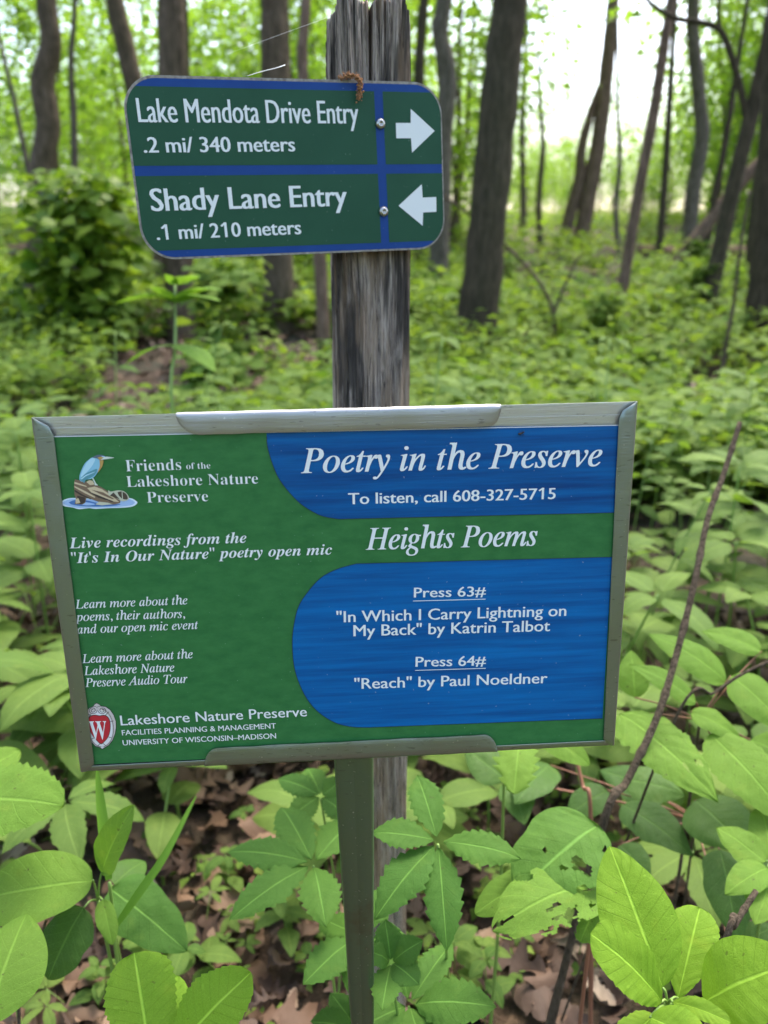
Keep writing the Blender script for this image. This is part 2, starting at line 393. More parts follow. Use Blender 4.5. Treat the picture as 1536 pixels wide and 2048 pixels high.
# many small leaves in one mesh (a crown or a ground-cover mass)
LT = np.array([(0, 0, 0), (-.5, .42, .10), (0, .48, 0), (.5, .42, .10), (0, 1, -.10)])
LF = np.array([(0, 2, 1, 1), (0, 3, 2, 2), (1, 2, 4, 4), (2, 3, 4, 4)])[:, :3]
LT2 = np.array([(0, 0, 0), (-.36, .2, .05), (0, .2, .0), (.36, .2, .05), (-.5, .5, .08), (0, .5, .03), (.5, .5, .08), (-.27, .8, .0), (0, .8, -.02), (.27, .8, .0), (0, 1, -.10)])
LF2 = [(0, 2, 1), (0, 3, 2), (1, 2, 5), (1, 5, 4), (2, 3, 6), (2, 6, 5), (4, 5, 8), (4, 8, 7), (5, 6, 9), (5, 9, 8), (7, 8, 10), (8, 9, 10)]
LF2 = np.array(LF2)
def mass(name, P, D, Nn, L, W, material, fine=False, rnd=None):
    T, F = (LT2, LF2) if fine else (LT, LF)
    D = D/np.linalg.norm(D, axis=1)[:, None]
    Nn = Nn-D*np.sum(D*Nn, 1)[:, None]; Nn /= np.linalg.norm(Nn, axis=1)[:, None]; S = np.cross(D, Nn)
    n = len(P); k = len(T)
    V = P[:, None]+(T[None, :, 1, None]*L[:, None, None])*D[:, None]+(T[None, :, 0, None]*W[:, None, None])*S[:, None]+(T[None, :, 2, None]*L[:, None, None])*Nn[:, None]
    FF = (F[None]+(np.arange(n)*k)[:, None, None]).reshape(-1, 3)
    uv = np.tile(np.stack([T[:, 0]+.5, T[:, 1]], -1), (n, 1))
    r = np.repeat(rng.random(n) if rnd is None else rnd, k)
    return mesh_np(name, V.reshape(-1, 3), FF, [material], uv, r)
def rdir(n, zmin=-.5, zmax=.3):
    a = rng.random(n)*2*np.pi; z = zmin+rng.random(n)*(zmax-zmin)
    return np.stack([np.cos(a), np.sin(a), z], -1)
def rnorm(n, s=.5): return np.stack([rng.normal(0, s, n), rng.normal(0, s, n), np.ones(n)], -1)

#@@SETTING
# ------------------------------------------------------------------ the ground
g = np.concatenate([np.linspace(-70, -8, 32), np.linspace(-7.6, 7.6, 130), np.linspace(8, 70, 32)])
gy = np.concatenate([np.linspace(-40, -3, 20), np.linspace(-2.8, 9, 130), np.linspace(9.4, 120, 60)])
X, Y = np.meshgrid(g, gy, indexing='ij'); Z = gz(X, Y)
nx, ny = X.shape; i = np.arange(nx*ny).reshape(nx, ny)
F = np.stack([i[:-1, :-1], i[1:, :-1], i[1:, 1:], i[:-1, 1:]], -1).reshape(-1, 4)
ground = link('ground', mesh_np('ground', np.stack([X, Y, Z], -1).reshape(-1, 3), F, [M['ground']]))
tag(ground, 'brown leaf strewn woodland floor under the green plants', 'ground', kind='structure')

# dead leaves, lobed like oak, lying about under the plants
def oak_tpl(n=22):
    V, F = [], []
    for k in range(n+1):
        y_ = k/n; env = (y_+.02)**.7*(1.02-y_)**.45*1.05
        w_ = max(.018, env*(.60+.40*math.cos(2*math.pi*(y_*3.6-.35)))) if y_ > .1 else .02
        V += [(-w_, y_+.10*w_, .10*w_), (0, y_, 0), (w_*.95, y_+.16*w_, .14*w_)]
    for k in range(n):
        a = k*3; F += [(a, a+1, a+4), (a, a+4, a+3), (a+1, a+2, a+5), (a+1, a+5, a+4)]
    return np.array(V), np.array(F)
OT, OF = oak_tpl()
def litter(n, x0, x1, y0, y1, smin, smax):
    x = rng.uniform(x0, x1, n); y = rng.uniform(y0, y1, n)
    D = rdir(n, -.35, .40); D /= np.linalg.norm(D, axis=1)[:, None]
    Nn = rnorm(n, .45); Nn = Nn-D*np.sum(D*Nn, 1)[:, None]; Nn /= np.linalg.norm(Nn, axis=1)[:, None]; S = np.cross(D, Nn)
    L = rng.uniform(smin, smax, n); W = L*rng.uniform(.5, .8, n); cu = rng.uniform(-.9, 1.0, n)
    P = np.stack([x, y, gz(x, y)+rng.uniform(.004, .05, n)], -1)
    nr = len(OT)//3; yy = OT[:, 1]; envp = np.repeat((np.arange(nr)/(nr-1)+.02)**.6*(1.02-np.arange(nr)/(nr-1))**.7*.80, 3)
    plain = np.sign(OT[:, 0])*envp; bl = np.where(rng.random(n) < .5, rng.uniform(.0, .25, n), rng.uniform(.7, 1, n))[:, None]
    xx = (OT[None, :, 0]*bl+plain[None]*(1-bl))*np.repeat(rng.uniform(.72, 1.2, (n, nr)), 3, 1)
    fold_ = rng.uniform(-.9, 1.4, n)[:, None]
    zz = OT[None, :, 2]*.5+cu[:, None]*((yy[None]-.5)**2)+fold_*np.abs(xx)**1.5*.8+.10*np.sin(yy[None]*rng.uniform(3, 9, n)[:, None]+rng.random(n)[:, None]*6)+.16*xx*np.sin(yy[None]*7+rng.random(n)[:, None]*6)
    V = P[:, None]+(yy[None, :, None]*L[:, None, None])*D[:, None]+(xx[..., None]*W[:, None, None])*S[:, None]+(zz*L[:, None])[..., None]*Nn[:, None]
    F = (OF[None]+(np.arange(n)*len(OT))[:, None, None]).reshape(-1, 3)
    return V.reshape(-1, 3), F, np.repeat(rng.random(n), len(OT))
V1, F1, r1 = litter(3200, -1.3, 1.5, .45, 2.2, .04, .125)
V2, F2, r2 = litter(3500, -5, 5, 1.5, 9, .08, .16)
o = link('fallen_leaves', mesh_np('fallen_leaves', np.vstack([V1, V2]), np.vstack([F1, F2+len(V1)]), [M['dead_leaf']], None, np.concatenate([r1, r2])))
tag(o, 'brown dry fallen leaves covering the ground below the signs', 'leaf litter', kind='stuff')

# ------------------------------------------------------------------ trees whose trunks can be told apart
def crown_mesh(name, n, rx, ry, rz, cz, clumps, L0, L1, material, seed=0, low=0.0):
    c = rng.normal(0, 1, (clumps, 3)); c /= np.linalg.norm(c, axis=1)[:, None]; c *= (rng.random(clumps)**.4)[:, None]
    rs = rng.uniform(.10, .30, clumps); k = rng.integers(0, clumps, n)
    p = c[k]+rng.normal(0, 1, (n, 3))*rs[k][:, None]*.6
    p = p*np.array([rx, ry, rz])+np.array([0, 0, cz]); p[:, 2] = np.maximum(p[:, 2], low)
    L = rng.uniform(L0, L1, n)
    r = np.clip(rng.random(clumps)[k]*.6+rng.random(n)*.4, 0, 1)
    return mass(name, p, rdir(n, -.7, .25), rnorm(n, .7), L, L*rng.uniform(.5, .75, n), material, rnd=r)
high_crowns = [crown_mesh('crown', 320, 2.8, 2.8, 2.4, 0, 34, .14, .24, M['leaf_tree'], s) for s in range(3)]
def trunk_tree(name, label, Yd, pts, wpx, material, extra=(), top=9.5, crown=True, cat='tree', n=14):
    """pts: trunk line as picture points from low to high; Yd: distance ahead"""
    P = [at_y(x, y, Yd) for x, y in pts]
    base = P[0]; dirn = (P[1]-P[0])/np.linalg.norm(P[1]-P[0])
    gzb = float(gz(base[0], base[1]))
    if base[2] > gzb+.05:
        q = base+dirn*((gzb-.1-base[2])/max(dirn[2], .3)); P = [q]+P
    else: P[0] = np.array([base[0], base[1], gzb-.1])
    last = unit(P[-1]-P[-2]); last = unit(last+np.array([0, 0, .5])*.6)
    h = P[-1][2]
    while h < top-.01:
        stp = min(2.0, top-h); P.append(P[-1]+last*stp/max(.5, last[2])); h = P[-1][2]
        last = unit(last+rng.normal(0, .05, 3))
    r = wpx/FPX*Yd/2
    b0 = P[0]; tr = thing(name, label, cat, (b0[0], b0[1], float(gz(b0[0], b0[1]))))
    pp = smooth_path(P, 7); s = np.linspace(0, 1, len(pp)); rad = r*(1.0-.62*s**1.6); rad[:4] *= (1.6, 1.38, 1.2, 1.07)
    V, F = tube_np(pp, rad, n*2, .14, int(b0[0]*13) % 97, ridge=.11)
    child('trunk', mesh_np('trunk', V, F, [material]), tr)
    for q0, q1w in extra:
        E = smooth_path([at_y(x, y, Yd) for x, y in q0], 6); rr = q1w/FPX*Yd/2
        V, F = tube_np(E, np.linspace(rr, rr*.45, len(E)), 8, .12, 3); child('limb', mesh_np('limb', V, F, [material]), tr)
    if crown:
        co = link('crown', random.choice(high_crowns), tr); co.location = Vector(P[-1])-Vector(tr.location)+Vector((0, 0, .6)); co.rotation_euler.z = random.random()*6
    return tr
trunk_tree('tree', 'crooked grey brown tree trunk rising behind the dense bush at left', 9, [(80, 440), (84, 340), (96, 250), (86, 165), (101, 90), (92, 0), (90, -60)], 46, M['bark'])
trunk_tree('sapling', 'thin grey sapling just right of the crooked trunk', 9.4, [(150, 420), (148, 250), (142, 130), (150, 0)], 14, M['bark_grey'], top=5)
trunk_tree('tree', 'dark trunk leaning left between the crooked trunk and the straight one', 10, [(305, 380), (282, 230), (250, 90), (226, -10), (212, -80)], 38, M['bark'])
trunk_tree('tree', 'straight brown trunk rising above the left end of the trail sign', 8, [(356, 480), (349, 250), (343, 60), (341, -40)], 55, M['bark'])
trunk_tree('tree', 'straight brown trunk just left of the wooden post top', 8.3, [(556, 500), (552, 250), (550, 60), (549, -40)], 57, M['bark'])
trunk_tree('sapling', 'slender brown trunk close beside the wooden post on its left', 6.5, [(646, 660), (640, 520), (620, 280), (604, 120), (612, -10)], 27, M['bark_red'], top=5)
trunk_tree('tree', 'grey trunk just right of the wooden post, bending above the trail sign', 11, [(880, 440), (886, 260), (897, 160), (880, 60), (890, -20)], 37, M['bark_grey'])
trunk_tree('sapling', 'narrow dark trunk hugging the right edge of the wooden post', 13, [(842, 420), (838, 200), (843, 60), (850, -30)], 22, M['bark_dark'], top=7)
trunk_tree('tree', 'thick dark trunk leaning right, with plants at its foot right of the signs', 7.3, [(950, 690), (968, 520), (985, 340), (1003, 150), (1022, -20), (1030, -80)], 76, M['bark_dark'], n=20)
trunk_tree('tree', 'reddish forked tree standing against the bright sky gap', 17, [(1160, 490), (1175, 400), (1194, 300), (1207, 200), (1218, 100), (1227, 0), (1234, -60)], 30, M['bark_red'],
           extra=[([(1124, 510), (1140, 430), (1158, 360), (1163, 300), (1180, 230), (1204, 165)], 27)])
trunk_tree('tree', 'slim straight trunk leaning right beside the bright sky gap', 9.5, [(1248, 560), (1275, 400), (1305, 240), (1330, 80), (1345, -20)], 22, M['bark_red'])
trunk_tree('sapling', 'thin dark mossy stem between the slim leaning trunk and the grey one', 13, [(1322, 460), (1330, 360), (1336, 260), (1342, 160), (1350, 20)], 15, M['bark_dark'], top=6)
trunk_tree('tree', 'wavy grey trunk far back on the right', 15, [(1378, 460), (1390, 360), (1404, 270), (1396, 170), (1386, 60), (1388, -30)], 28, M['bark_grey'])
trunk_tree('tree', 'dark forked tree at right with a crooked branch reaching left', 9, [(1428, 550), (1452, 440), (1480, 320), (1505, 220), (1530, 110), (1550, 0)], 31, M['bark_dark'],
           extra=[([(1494, 245), (1482, 180), (1462, 110), (1440, 60), (1400, 45), (1350, 36), (1305, 10), (1290, -10)], 15), ([(1440, 60), (1436, 20), (1440, -30)], 10)])
trunk_tree('tree', 'dark trunk at the right edge with a rough foot among plants', 7.5, [(1528, 630), (1536, 500), (1548, 360), (1556, 200), (1566, 0)], 66, M['bark_dark'])
trunk_tree('sapling', 'pale thin stem far behind the thick dark trunk', 19, [(1046, 480), (1047, 380), (1044, 260), (1050, 120)], 13, M['bark_grey'], top=6)
trunk_tree('sapling', 'thin pale stem leaning at the left edge of the woods', 10, [(72, 420), (52, 320), (28, 200), (0, 80)], 11, M['bark_grey'], top=5)
trunk_tree('sapling', 'thin dark stem leaning right, just left of the dark forked tree', 12, [(1405, 560), (1425, 420), (1452, 280), (1470, 160), (1492, 20)], 13, M['bark_dark'], top=6)
trunk_tree('sapling', 'thin twisted stem between the reddish forked tree and the slim leaning trunk', 14, [(1238, 520), (1232, 420), (1240, 320), (1236, 220)], 11, M['bark_grey'], top=4.5)
trunk_tree('sapling', 'thin brown stem just right of the thick dark trunk', 16, [(1082, 500), (1078, 400), (1086, 300), (1080, 200)], 11, M['bark'], top=4.5)
trunk_tree('tree', 'dark slanted trunk in the far upper right corner', 11, [(1500, 560), (1512, 420), (1530, 300), (1560, 120)], 24, M['bark_dark'])
trunk_tree('sapling', 'thin pale stem far back between the sign and the thick dark trunk', 18, [(915, 470), (920, 380), (934, 260), (940, 150), (948, 20)], 12, M['bark_grey'], top=6)
# leaning dead trunk and fallen logs
def log(name, label, pts, Yd, wpx, material):
    P = [at_y(x, y, Yd) for x, y in pts]; r = wpx/FPX*Yd/2
    o = link(name, tube_mesh(name, P, r, r*.8, material, 12, .2, 5)); return tag(o, label, 'log')
log('leaning_log', 'bare dead trunk propped diagonally against the forked tree at right', [(1300, 600), (1372, 505), (1440, 415), (1500, 345), (1580, 265)], 12, 27, M['bark_red'])
log('fallen_log', 'reddish rotting log lying on the slope at the left edge', [(-60, 514), (20, 509), (95, 504)], 13.2, 40, M['rotten'])
log('fallen_log', 'dark fallen log lying left of the forked tree', [(1272, 512), (1320, 509), (1362, 513)], 13.2, 38, M['rotten'])
log('fallen_log', 'reddish fallen log lying behind the foot of the forked tree', [(1400, 504), (1450, 508), (1516, 506)], 13.5, 34, M['rotten'])
# young leafy trees that fill the woods behind
yt = []
for s in range(6):
    hgt = (4.6, 5.6, 6.6, 5.0, 7.5, 3.6)[s]
    yt.append((crown_mesh('crown', 2000, 1.5+.12*hgt, 1.5+.12*hgt, hgt*.50, hgt*.55, 44, .09, .19, M['leaf_tree'], s, .35),
               tube_mesh('trunk', [(0, 0, -.1), (rng.normal(0, .1), rng.normal(0, .1), hgt*.3), (rng.normal(0, .25), rng.normal(0, .25), hgt*.65), (rng.normal(0, .3), rng.normal(0, .3), hgt)], .055, .015, M['bark'], 8)))
def young(x, y, s, scale, label, group, rz):
    r = thing('young_tree', label, 'tree', (x, y, float(gz(x, y))), group); r.rotation_euler.z = rz; r.scale = (scale,)*3
    c = link('crown', yt[s][0], r); link('trunk', yt[s][1], r); return r
for k in range(15):     # far trees low under the bright gap
    y = rng.uniform(27, 44); px = 1010+k*22+rng.uniform(-12, 12)
    young((px-768)/FPX*y*1.02, y, int(rng.integers(0, 6)), rng.uniform(.55, .8), 'slender young tree with light green leaves in the blurred woods', 'young trees in the blurred woods', rng.random()*6.28)
cnt = 0
gap0, gap1 = 1085, 1275
tries = 0
while cnt < 96 and tries < 3000:
    tries += 1
    y = rng.uniform(13, 42); px = rng.uniform(-160, 1700)
    x = (px-768)/FPX*y*1.02
    s = int(rng.integers(0, 6)); scale = rng.uniform(.8, 1.25)
    if (px > 1150 or px < 330) and y < 15.5: continue
    half = (1.5+.6)*FPX/y*1.0
    if gap0-half*.62 < px < gap1+half*.5:
        if y < 22: continue
        scale = rng.uniform(.45, .6); s = 3
    young(x, y, s, scale, 'slender young tree with light green leaves in the blurred woods', 'young trees in the blurred woods', rng.random()*6.28); cnt += 1
for k in range(9):     # the woods go on behind the camera
    a = rng.uniform(math.pi*1.05, math.pi*1.95); d = rng.uniform(7, 15)
    young(d*math.cos(a), d*math.sin(a), int(rng.integers(0, 6)), rng.uniform(.9, 1.3), 'leafy young tree standing behind the viewer', 'young trees behind the viewer', rng.random()*6.28)

# dense bush at left
bc = at_y(205, 620, 8.0); bz = float(gz(bc[0], bc[1]))
bush = thing('bush', 'dense leafy green bush in front of the crooked trunk at left', 'bush', (bc[0], bc[1], bz))
def bush_mesh(n, R_, H, L0, L1, material, clumps=26):
    c = np.stack([rng.normal(0, R_*.42, clumps), rng.normal(0, R_*.42, clumps), rng.uniform(.12, .95, clumps)*H], -1)
    c[:, :2] *= (1.1-.55*(c[:, 2:]/H))
    k = rng.integers(0, clumps, n); p = c[k]+rng.normal(0, 1, (n, 3))*.16*R_/.5*np.array([1, 1, .8]); p[:, 2] = np.clip(p[:, 2], .03, H*1.05)
    L = rng.uniform(L0, L1, n); d = rdir(n, -.6, .15); d[:, :2] += p[:, :2]*1.1
    return mass('foliage', p, d, rnorm(n, .45)+np.stack([p[:, 0], p[:, 1], np.zeros(n)], -1)*.6, L, L*rng.uniform(.6, .85, n), material, True)
o = link('foliage', bush_mesh(1150, .66, 1.45, .10, .23, M['leaf_bush']), bush)
for k in range(5):
    a = k*1.3; link('stem', tube_mesh('stem', [(0.03*math.cos(a), .03*math.sin(a), -.03), (.16*math.cos(a), .16*math.sin(a), .6), (.3*math.cos(a), .3*math.sin(a), 1.25)], .012, .005, M['twig'], 6), bush)

und = []
for k in range(4):
    hh = (.75, .95, .6, 1.15)[k]
    und.append((bush_mesh((330, 420, 260, 460)[k], (.32, .36, .30, .34)[k], hh, .09, .19, M['leaf_cover'], 14),
                tube_mesh('stem', [(0, 0, -.05), (.02, .03, hh*.4), (-.03, .05, hh*.95)], .009, .004, M['twig'], 6)))
spots = 0
while spots < 22:
    y = rng.uniform(4.2, 13); px = rng.uniform(-60, 1600)
    if 560 < px < 900 and rng.random() < .6: continue
    if abs(px-175) < 190 and y < 9: continue
    if y < 8 and 880 < px < 1040: continue
    if px > 900 and rng.random() < .55: continue
    x = (px-768)/FPX*y*1.02; k = int(rng.integers(0, 4))
    q = thing('undergrowth_shrub', 'loose green shrub rising out of the blurred ground cover', 'shrub', (x, y, float(gz(x, y))), 'loose shrubs in the blurred undergrowth')
    q.rotation_euler.z = rng.random()*6.28; q.scale = (rng.uniform(.6, 1.0) if px < 700 else rng.uniform(.4, .62),)*3
    link('foliage', und[k][0], q); link('stem', und[k][1], q); spots += 1

# ------------------------------------------------------------------ ground plants
# far and middle ground: one mass of ground cover (leaf whorls on short stems, thinning to brown patches)
def cover(n, ymin, ymax, spread, hmin, hmax, L0, L1, seed, per=6, thresh=.40):
    y = ymin+(ymax-ymin)*rng.random(n)**1.3; x = (rng.random(n)*2-1)*(spread*y+1.2)
    keep = fbm(x*.7+31, y*.7+seed, seed, 3) > thresh
    x, y = x[keep], y[keep]; n = len(x); h = rng.uniform(hmin, hmax, n)
    base = gz(x, y)
    x = np.repeat(x, per); y = np.repeat(y, per); h2 = np.repeat(h, per); b2 = np.repeat(base, per)
    a = np.tile(np.arange(per)*2*np.pi/per*1.62, n)+np.repeat(rng.random(n)*6.28, per)+rng.normal(0, .25, n*per)
    lev = np.tile(np.linspace(.45, 1, per), n); r0 = rng.uniform(.0, .03, n*per)
    D = np.stack([np.cos(a), np.sin(a), rng.uniform(-.35, .35, n*per)], -1)
    P = np.stack([x+np.cos(a)*r0, y+np.sin(a)*r0, b2+h2*lev], -1)
    L = rng.uniform(L0, L1, n*per)*np.clip(1.25-.35*lev, .8, 1.2)
    rn = np.clip(np.repeat(rng.random(n), per)*.65+rng.random(n*per)*.35, 0, 1)
    return P, D, L, rn
A1 = cover(9000, 3.2, 13, .62, .15, .45, .08, .15, 11, thresh=.37)
A2 = cover(11000, 8, 40, .62, .15, .5, .10, .22, 23, thresh=.33)
P = np.vstack([A1[0], A2[0]]); D = np.vstack([A1[1], A2[1]]); L = np.concatenate([A1[2], A2[2]]); rn = np.concatenate([A1[3], A2[3]])
bx = rng.uniform(-5, 5, 2600)*.8; by = rng.uniform(-5, -.5, 2600)      # and behind the camera
Pb = np.stack([bx, by, gz(bx, by)+rng.uniform(.1, .4, 2600)], -1)
P = np.vstack([P, Pb]); D = np.vstack([D, rdir(2600, -.3, .3)]); L = np.concatenate([L, rng.uniform(.1, .18, 2600)]); rn = np.concatenate([rn, rng.random(2600)])
ns = 420; sx_ = rng.uniform(-1.0, 1.1, ns); sy_ = rng.uniform(.5, 2.2, ns); pr = 6
q = np.repeat(np.stack([sx_, sy_, gz(sx_, sy_)+rng.uniform(.02, .07, ns)], -1), pr, 0)
P = np.vstack([P, q+rng.normal(0, .012, q.shape)]); D = np.vstack([D, rdir(ns*pr, -.1, .4)]); L = np.concatenate([L, rng.uniform(.012, .035, ns*pr)]); rn = np.concatenate([rn, rng.random(ns*pr)])
o = link('ground_cover', mass('ground_cover', P, D, rnorm(len(P), .35), L, L*.62, M['leaf_cover'], rnd=rn))
tag(o, 'blurred carpet of low green woodland plants reaching back among the trees', 'ground cover', kind='stuff')
# individual woodland plants (stem + leaves) nearer the signs
def plant_meshes(h, pairs, L, W, seed, teeth=0):
    Vs, Fs, UVs, rn, off = [], [], [], [], 0
    lean = rng.normal(0, .06, 2)
    def ax(s): return np.array([lean[0]*s*s, lean[1]*s*s, h*s])
    for k in range(pairs):
        s = .35+.65*(k+1)/pairs if pairs > 1 else 1
        nl = 2 if k < pairs-1 else 4
        for j in range(nl):
            a = (k % 2)*1.57+j*2*math.pi/nl+rng.normal(0, .25)
            sz = L*(1.05-.35*(k/pairs))*rng.uniform(.85, 1.15)*(.62 if (nl == 4 and j % 2) else 1)
            p = ax(s); d = np.array([math.cos(a), math.sin(a), rng.uniform(-.25, .3)]); p = p+d*.012
            v, f, uv = leaf_np(p, p+d*sz, np.array([rng.normal(0, .2), rng.normal(0, .2), 1]), sz*W, .55, .85, 22, 6, teeth, .1, .05, .12, 7, .006, 0, seed+k*7+j, .1, .18)
            Vs.append(v); Fs.append(f+off); UVs.append(uv); rn.append(np.full(len(v), rng.random())); off += len(v)
    fol = mesh_np('foliage', np.vstack(Vs), np.vstack(Fs), [M['leaf_plant']], np.vstack(UVs), np.concatenate(rn))
    stem = tube_mesh('stem', [ax(-.05), ax(.3), ax(.65), ax(1)], .0035, .0018, M['stem'], 6)
    return fol, stem
kinds = [plant_meshes(*a) for a in ((.42, 4, .13, .50, 1, 12), (.34, 3, .14, .56, 2, 0), (.50, 5, .12, .48, 3, 14), (.28, 3, .15, .60, 4, 0), (.46, 4, .15, .55, 5, 12), (.22, 2, .11, .62, 6, 10))]
def palmate_meshes(h, nw, L, seed):
    Vs, Fs, UVs, rn, off = [], [], [], [], 0
    stems = []
    for q in range(nw):
        a0 = q*6.283/nw+rng.normal(0, .3); hh = h*rng.uniform(.65, 1.0); c = np.array([math.cos(a0)*h*.45*(nw > 1), math.sin(a0)*h*.45*(nw > 1), hh])
        stems.append(c); sh = rng.random()
        for j in range(5):
            a = a0+(j-2)*1.05+rng.normal(0, .12); sz = L*(1, .85, .7)[abs(j-2)]*rng.uniform(.9, 1.1)
            d = np.array([math.cos(a), math.sin(a), rng.uniform(-.35, .1)]); p = c+d*.006
            v, f, uv = leaf_np(p, p+d*sz, np.array([rng.normal(0, .15), rng.normal(0, .15), 1]), sz*.46, .95, .98, 22, 6, 9, .22, .06, .12, 7, .006, 0, seed+q*7+j, .1, .15)
            Vs.append(v); Fs.append(f+off); UVs.append(uv); rn.append(np.full(len(v), sh*.6+.4*rng.random())); off += len(v)
    fol = mesh_np('foliage', np.vstack(Vs), np.vstack(Fs), [M['leaf_plant']], np.vstack(UVs), np.concatenate(rn))
    SV, SF, o_ = [], [], 0
    for c in stems:
        v, f = tube_np(smooth_path([(0, 0, -.05), c*np.array([.35, .35, .55]), c], 5), .0017, 6); SV.append(v); SF += [tuple(i+o_ for i in ff) for ff in f]; o_ += len(v)
    return fol, mesh_np('stem', np.vstack(SV), SF, [M['stem']])
kinds += [palmate_meshes(.26, 3, .11, 40), palmate_meshes(.34, 4, .10, 60), plant_meshes(.62, 7, .10, .42, 7, 14)]
def plant(x, y, k, s, label, group):
    r = thing('woodland_plant', label, 'plant', (x, y, float(gz(x, y))), group); r.rotation_euler.z = rng.random()*6.28; r.scale = (s,)*3
    link('foliage', kinds[k][0], r); link('stem', kinds[k][1], r); return r
made = []; tries = 0
while len(made) < 260 and tries < 6000:
    tries += 1
    y = 1.15+3.1*rng.random()**1.25; x = rng.uniform(-1, 1)*(.62*y+.25)
    if y < 1.5 and abs(x-.02) < .42 and rng.random() < .85: continue
    if y < 2.3 and -.75 < x < .15 and rng.random() < .45: continue
    if any((x-a)**2+(y-b)**2 < (.085+.02*y)**2 for a, b in made): continue
    k = int(rng.choice(9, p=[.15, .13, .12, .12, .12, .08, .11, .10, .07]))
    if y < 1.6: k = int(rng.choice([1, 3, 5, 6]))
    plant(x, y, k, rng.uniform(.75, 1.4), 'leafy green woodland plant growing in the carpet behind the signs', 'woodland plants carpeting the ground behind the signs'); made.append((x, y))
#@@SIGNS
# ------------------------------------------------------------------ flat signs: a local frame (right, up, towards viewer) fitted once
class Frame:
    def __init__(s, corners, width):
        src = [(0, 0), (1, 0), (1, 1), (0, 1)]; A = []
        for (x, y), (u, v) in zip(src, corners):
            A.append([x, y, 1, 0, 0, 0, -u*x, -u*y, -u]); A.append([0, 0, 0, x, y, 1, -v*x, -v*y, -v])
        H = np.linalg.svd(np.array(A))[2][-1].reshape(3, 3)
        K = np.array([[FPX, 0, 768], [0, FPX, 1024], [0, 0, 1]])
        m = np.linalg.inv(K)@H
        if m[2, 2] < 0: m = -m
        a, b, t = m.T; k = width/np.linalg.norm(a)
        W3 = np.stack([RT, DN, FW], 1)           # camera axes -> world
        ex = unit(W3@a); ey = -unit(W3@b); ey = unit(ey-ex*(ex@ey)); ez = np.cross(ex, ey)
        s.o = CAM+W3@(t*k); s.ex, s.ey, s.ez = ex, ey, ez; s.w = width; s.h = width*np.linalg.norm(b)/np.linalg.norm(a)
        s.M = Matrix(((ex[0], ey[0], ez[0], s.o[0]), (ex[1], ey[1], ez[1], s.o[1]), (ex[2], ey[2], ez[2], s.o[2]), (0, 0, 0, 1)))
    def uv(s, px, py, z=0):
        d = ray(px, py); o = s.o+s.ez*z; k = ((o-CAM)@s.ez)/(d@s.ez); p = CAM+d*k-o
        return np.array([p@s.ex, p@s.ey])
    def uvs(s, pts, z=0): return [s.uv(x, y, z) for x, y in pts]
def root_at(name, label, cat, fr):
    r = thing(name, label, cat); r.matrix_world = fr.M; return r
def poly(name, pts2, z, material, parent, thick=0):
    """flat polygon in a sign's local plane; optional thickness behind it"""
    pts2 = [np.asarray(p) for p in pts2]; n = len(pts2)
    ar = sum(pts2[i][0]*pts2[(i+1) % n][1]-pts2[(i+1) % n][0]*pts2[i][1] for i in range(n))
    if ar < 0: pts2 = pts2[::-1]
    tr = tessellate_polygon([[Vector((p[0], p[1], 0)) for p in pts2]])
    V = [(p[0], p[1], z) for p in pts2]; F = []
    for a, b, c in tr:
        A, B, C_ = pts2[a], pts2[b], pts2[c]
        F.append((a, b, c) if (B[0]-A[0])*(C_[1]-A[1])-(B[1]-A[1])*(C_[0]-A[0]) > 0 else (a, c, b))
    if thick:
        V += [(p[0], p[1], z-thick) for p in pts2]
        F += [(b+n, a+n, c+n) for a, b, c in list(F)]
        F += [(i+n, (i+1) % n+n, (i+1) % n, i) for i in range(n)]
    return link(name, mesh_np(name, V, F, [material], smooth=False), parent)
def multi(name, polys, parent):
    """several flat polygons (pts, z, material) as one printed picture"""
    V, F, MI, mats = [], [], [], []
    for pts2, z, mt in polys:
        if mt not in mats: mats.append(mt)
        tr = tessellate_polygon([[Vector((p[0], p[1], 0)) for p in pts2]]); k = len(V)
        V += [(p[0], p[1], z) for p in pts2]
        for a, b, c in tr:
            A, B, C_ = pts2[a], pts2[b], pts2[c]
            f = (a, b, c) if (B[0]-A[0])*(C_[1]-A[1])-(B[1]-A[1])*(C_[0]-A[0]) > 0 else (a, c, b)
            F.append(tuple(q+k for q in f)); MI.append(mats.index(mt))
    return link(name, mesh_np(name, V, F, mats, smooth=False, midx=MI), parent)
def ribbon(pts, w0, w1=None):
    pts = np.asarray(pts, float); w1 = w0 if w1 is None else w1
    tg = np.gradient(pts, axis=0); tg /= np.linalg.norm(tg, axis=1)[:, None]+1e-12
    nr = np.stack([-tg[:, 1], tg[:, 0]], -1); ws = np.linspace(w0, w1, len(pts))[:, None]/2
    return [*list(pts+nr*ws), *list((pts-nr*ws)[::-1])]
def mathstr(s, style):
    up, lo = {'it': (0x1D434, 0x1D44E), 'bi': (0x1D468, 0x1D482), 'bf': (0x1D400, 0x1D41A)}[style]; r = ''
    for ch in s:
        if 'A' <= ch <= 'Z': r += chr(up+ord(ch)-65)
        elif 'a' <= ch <= 'z': r += '\u210e' if (style == 'it' and ch == 'h') else chr(lo+ord(ch)-97)
        elif ch.isdigit() and style == 'bf': r += chr(0x1D7CE+int(ch))
        else: r += ch
    return r
DG = bpy.context.evaluated_depsgraph_get
def text_mesh(body, off=0, spacing=1.0):
    c = bpy.data.curves.new('txt', 'FONT'); c.body = body; c.size = 1; c.offset = off; c.resolution_u = 3; c.space_character = spacing
    o = bpy.data.objects.new('txt', c); COL.objects.link(o)
    me = bpy.data.meshes.new_from_object(o.evaluated_get(DG())); bpy.data.objects.remove(o); bpy.data.curves.remove(c)
    return me
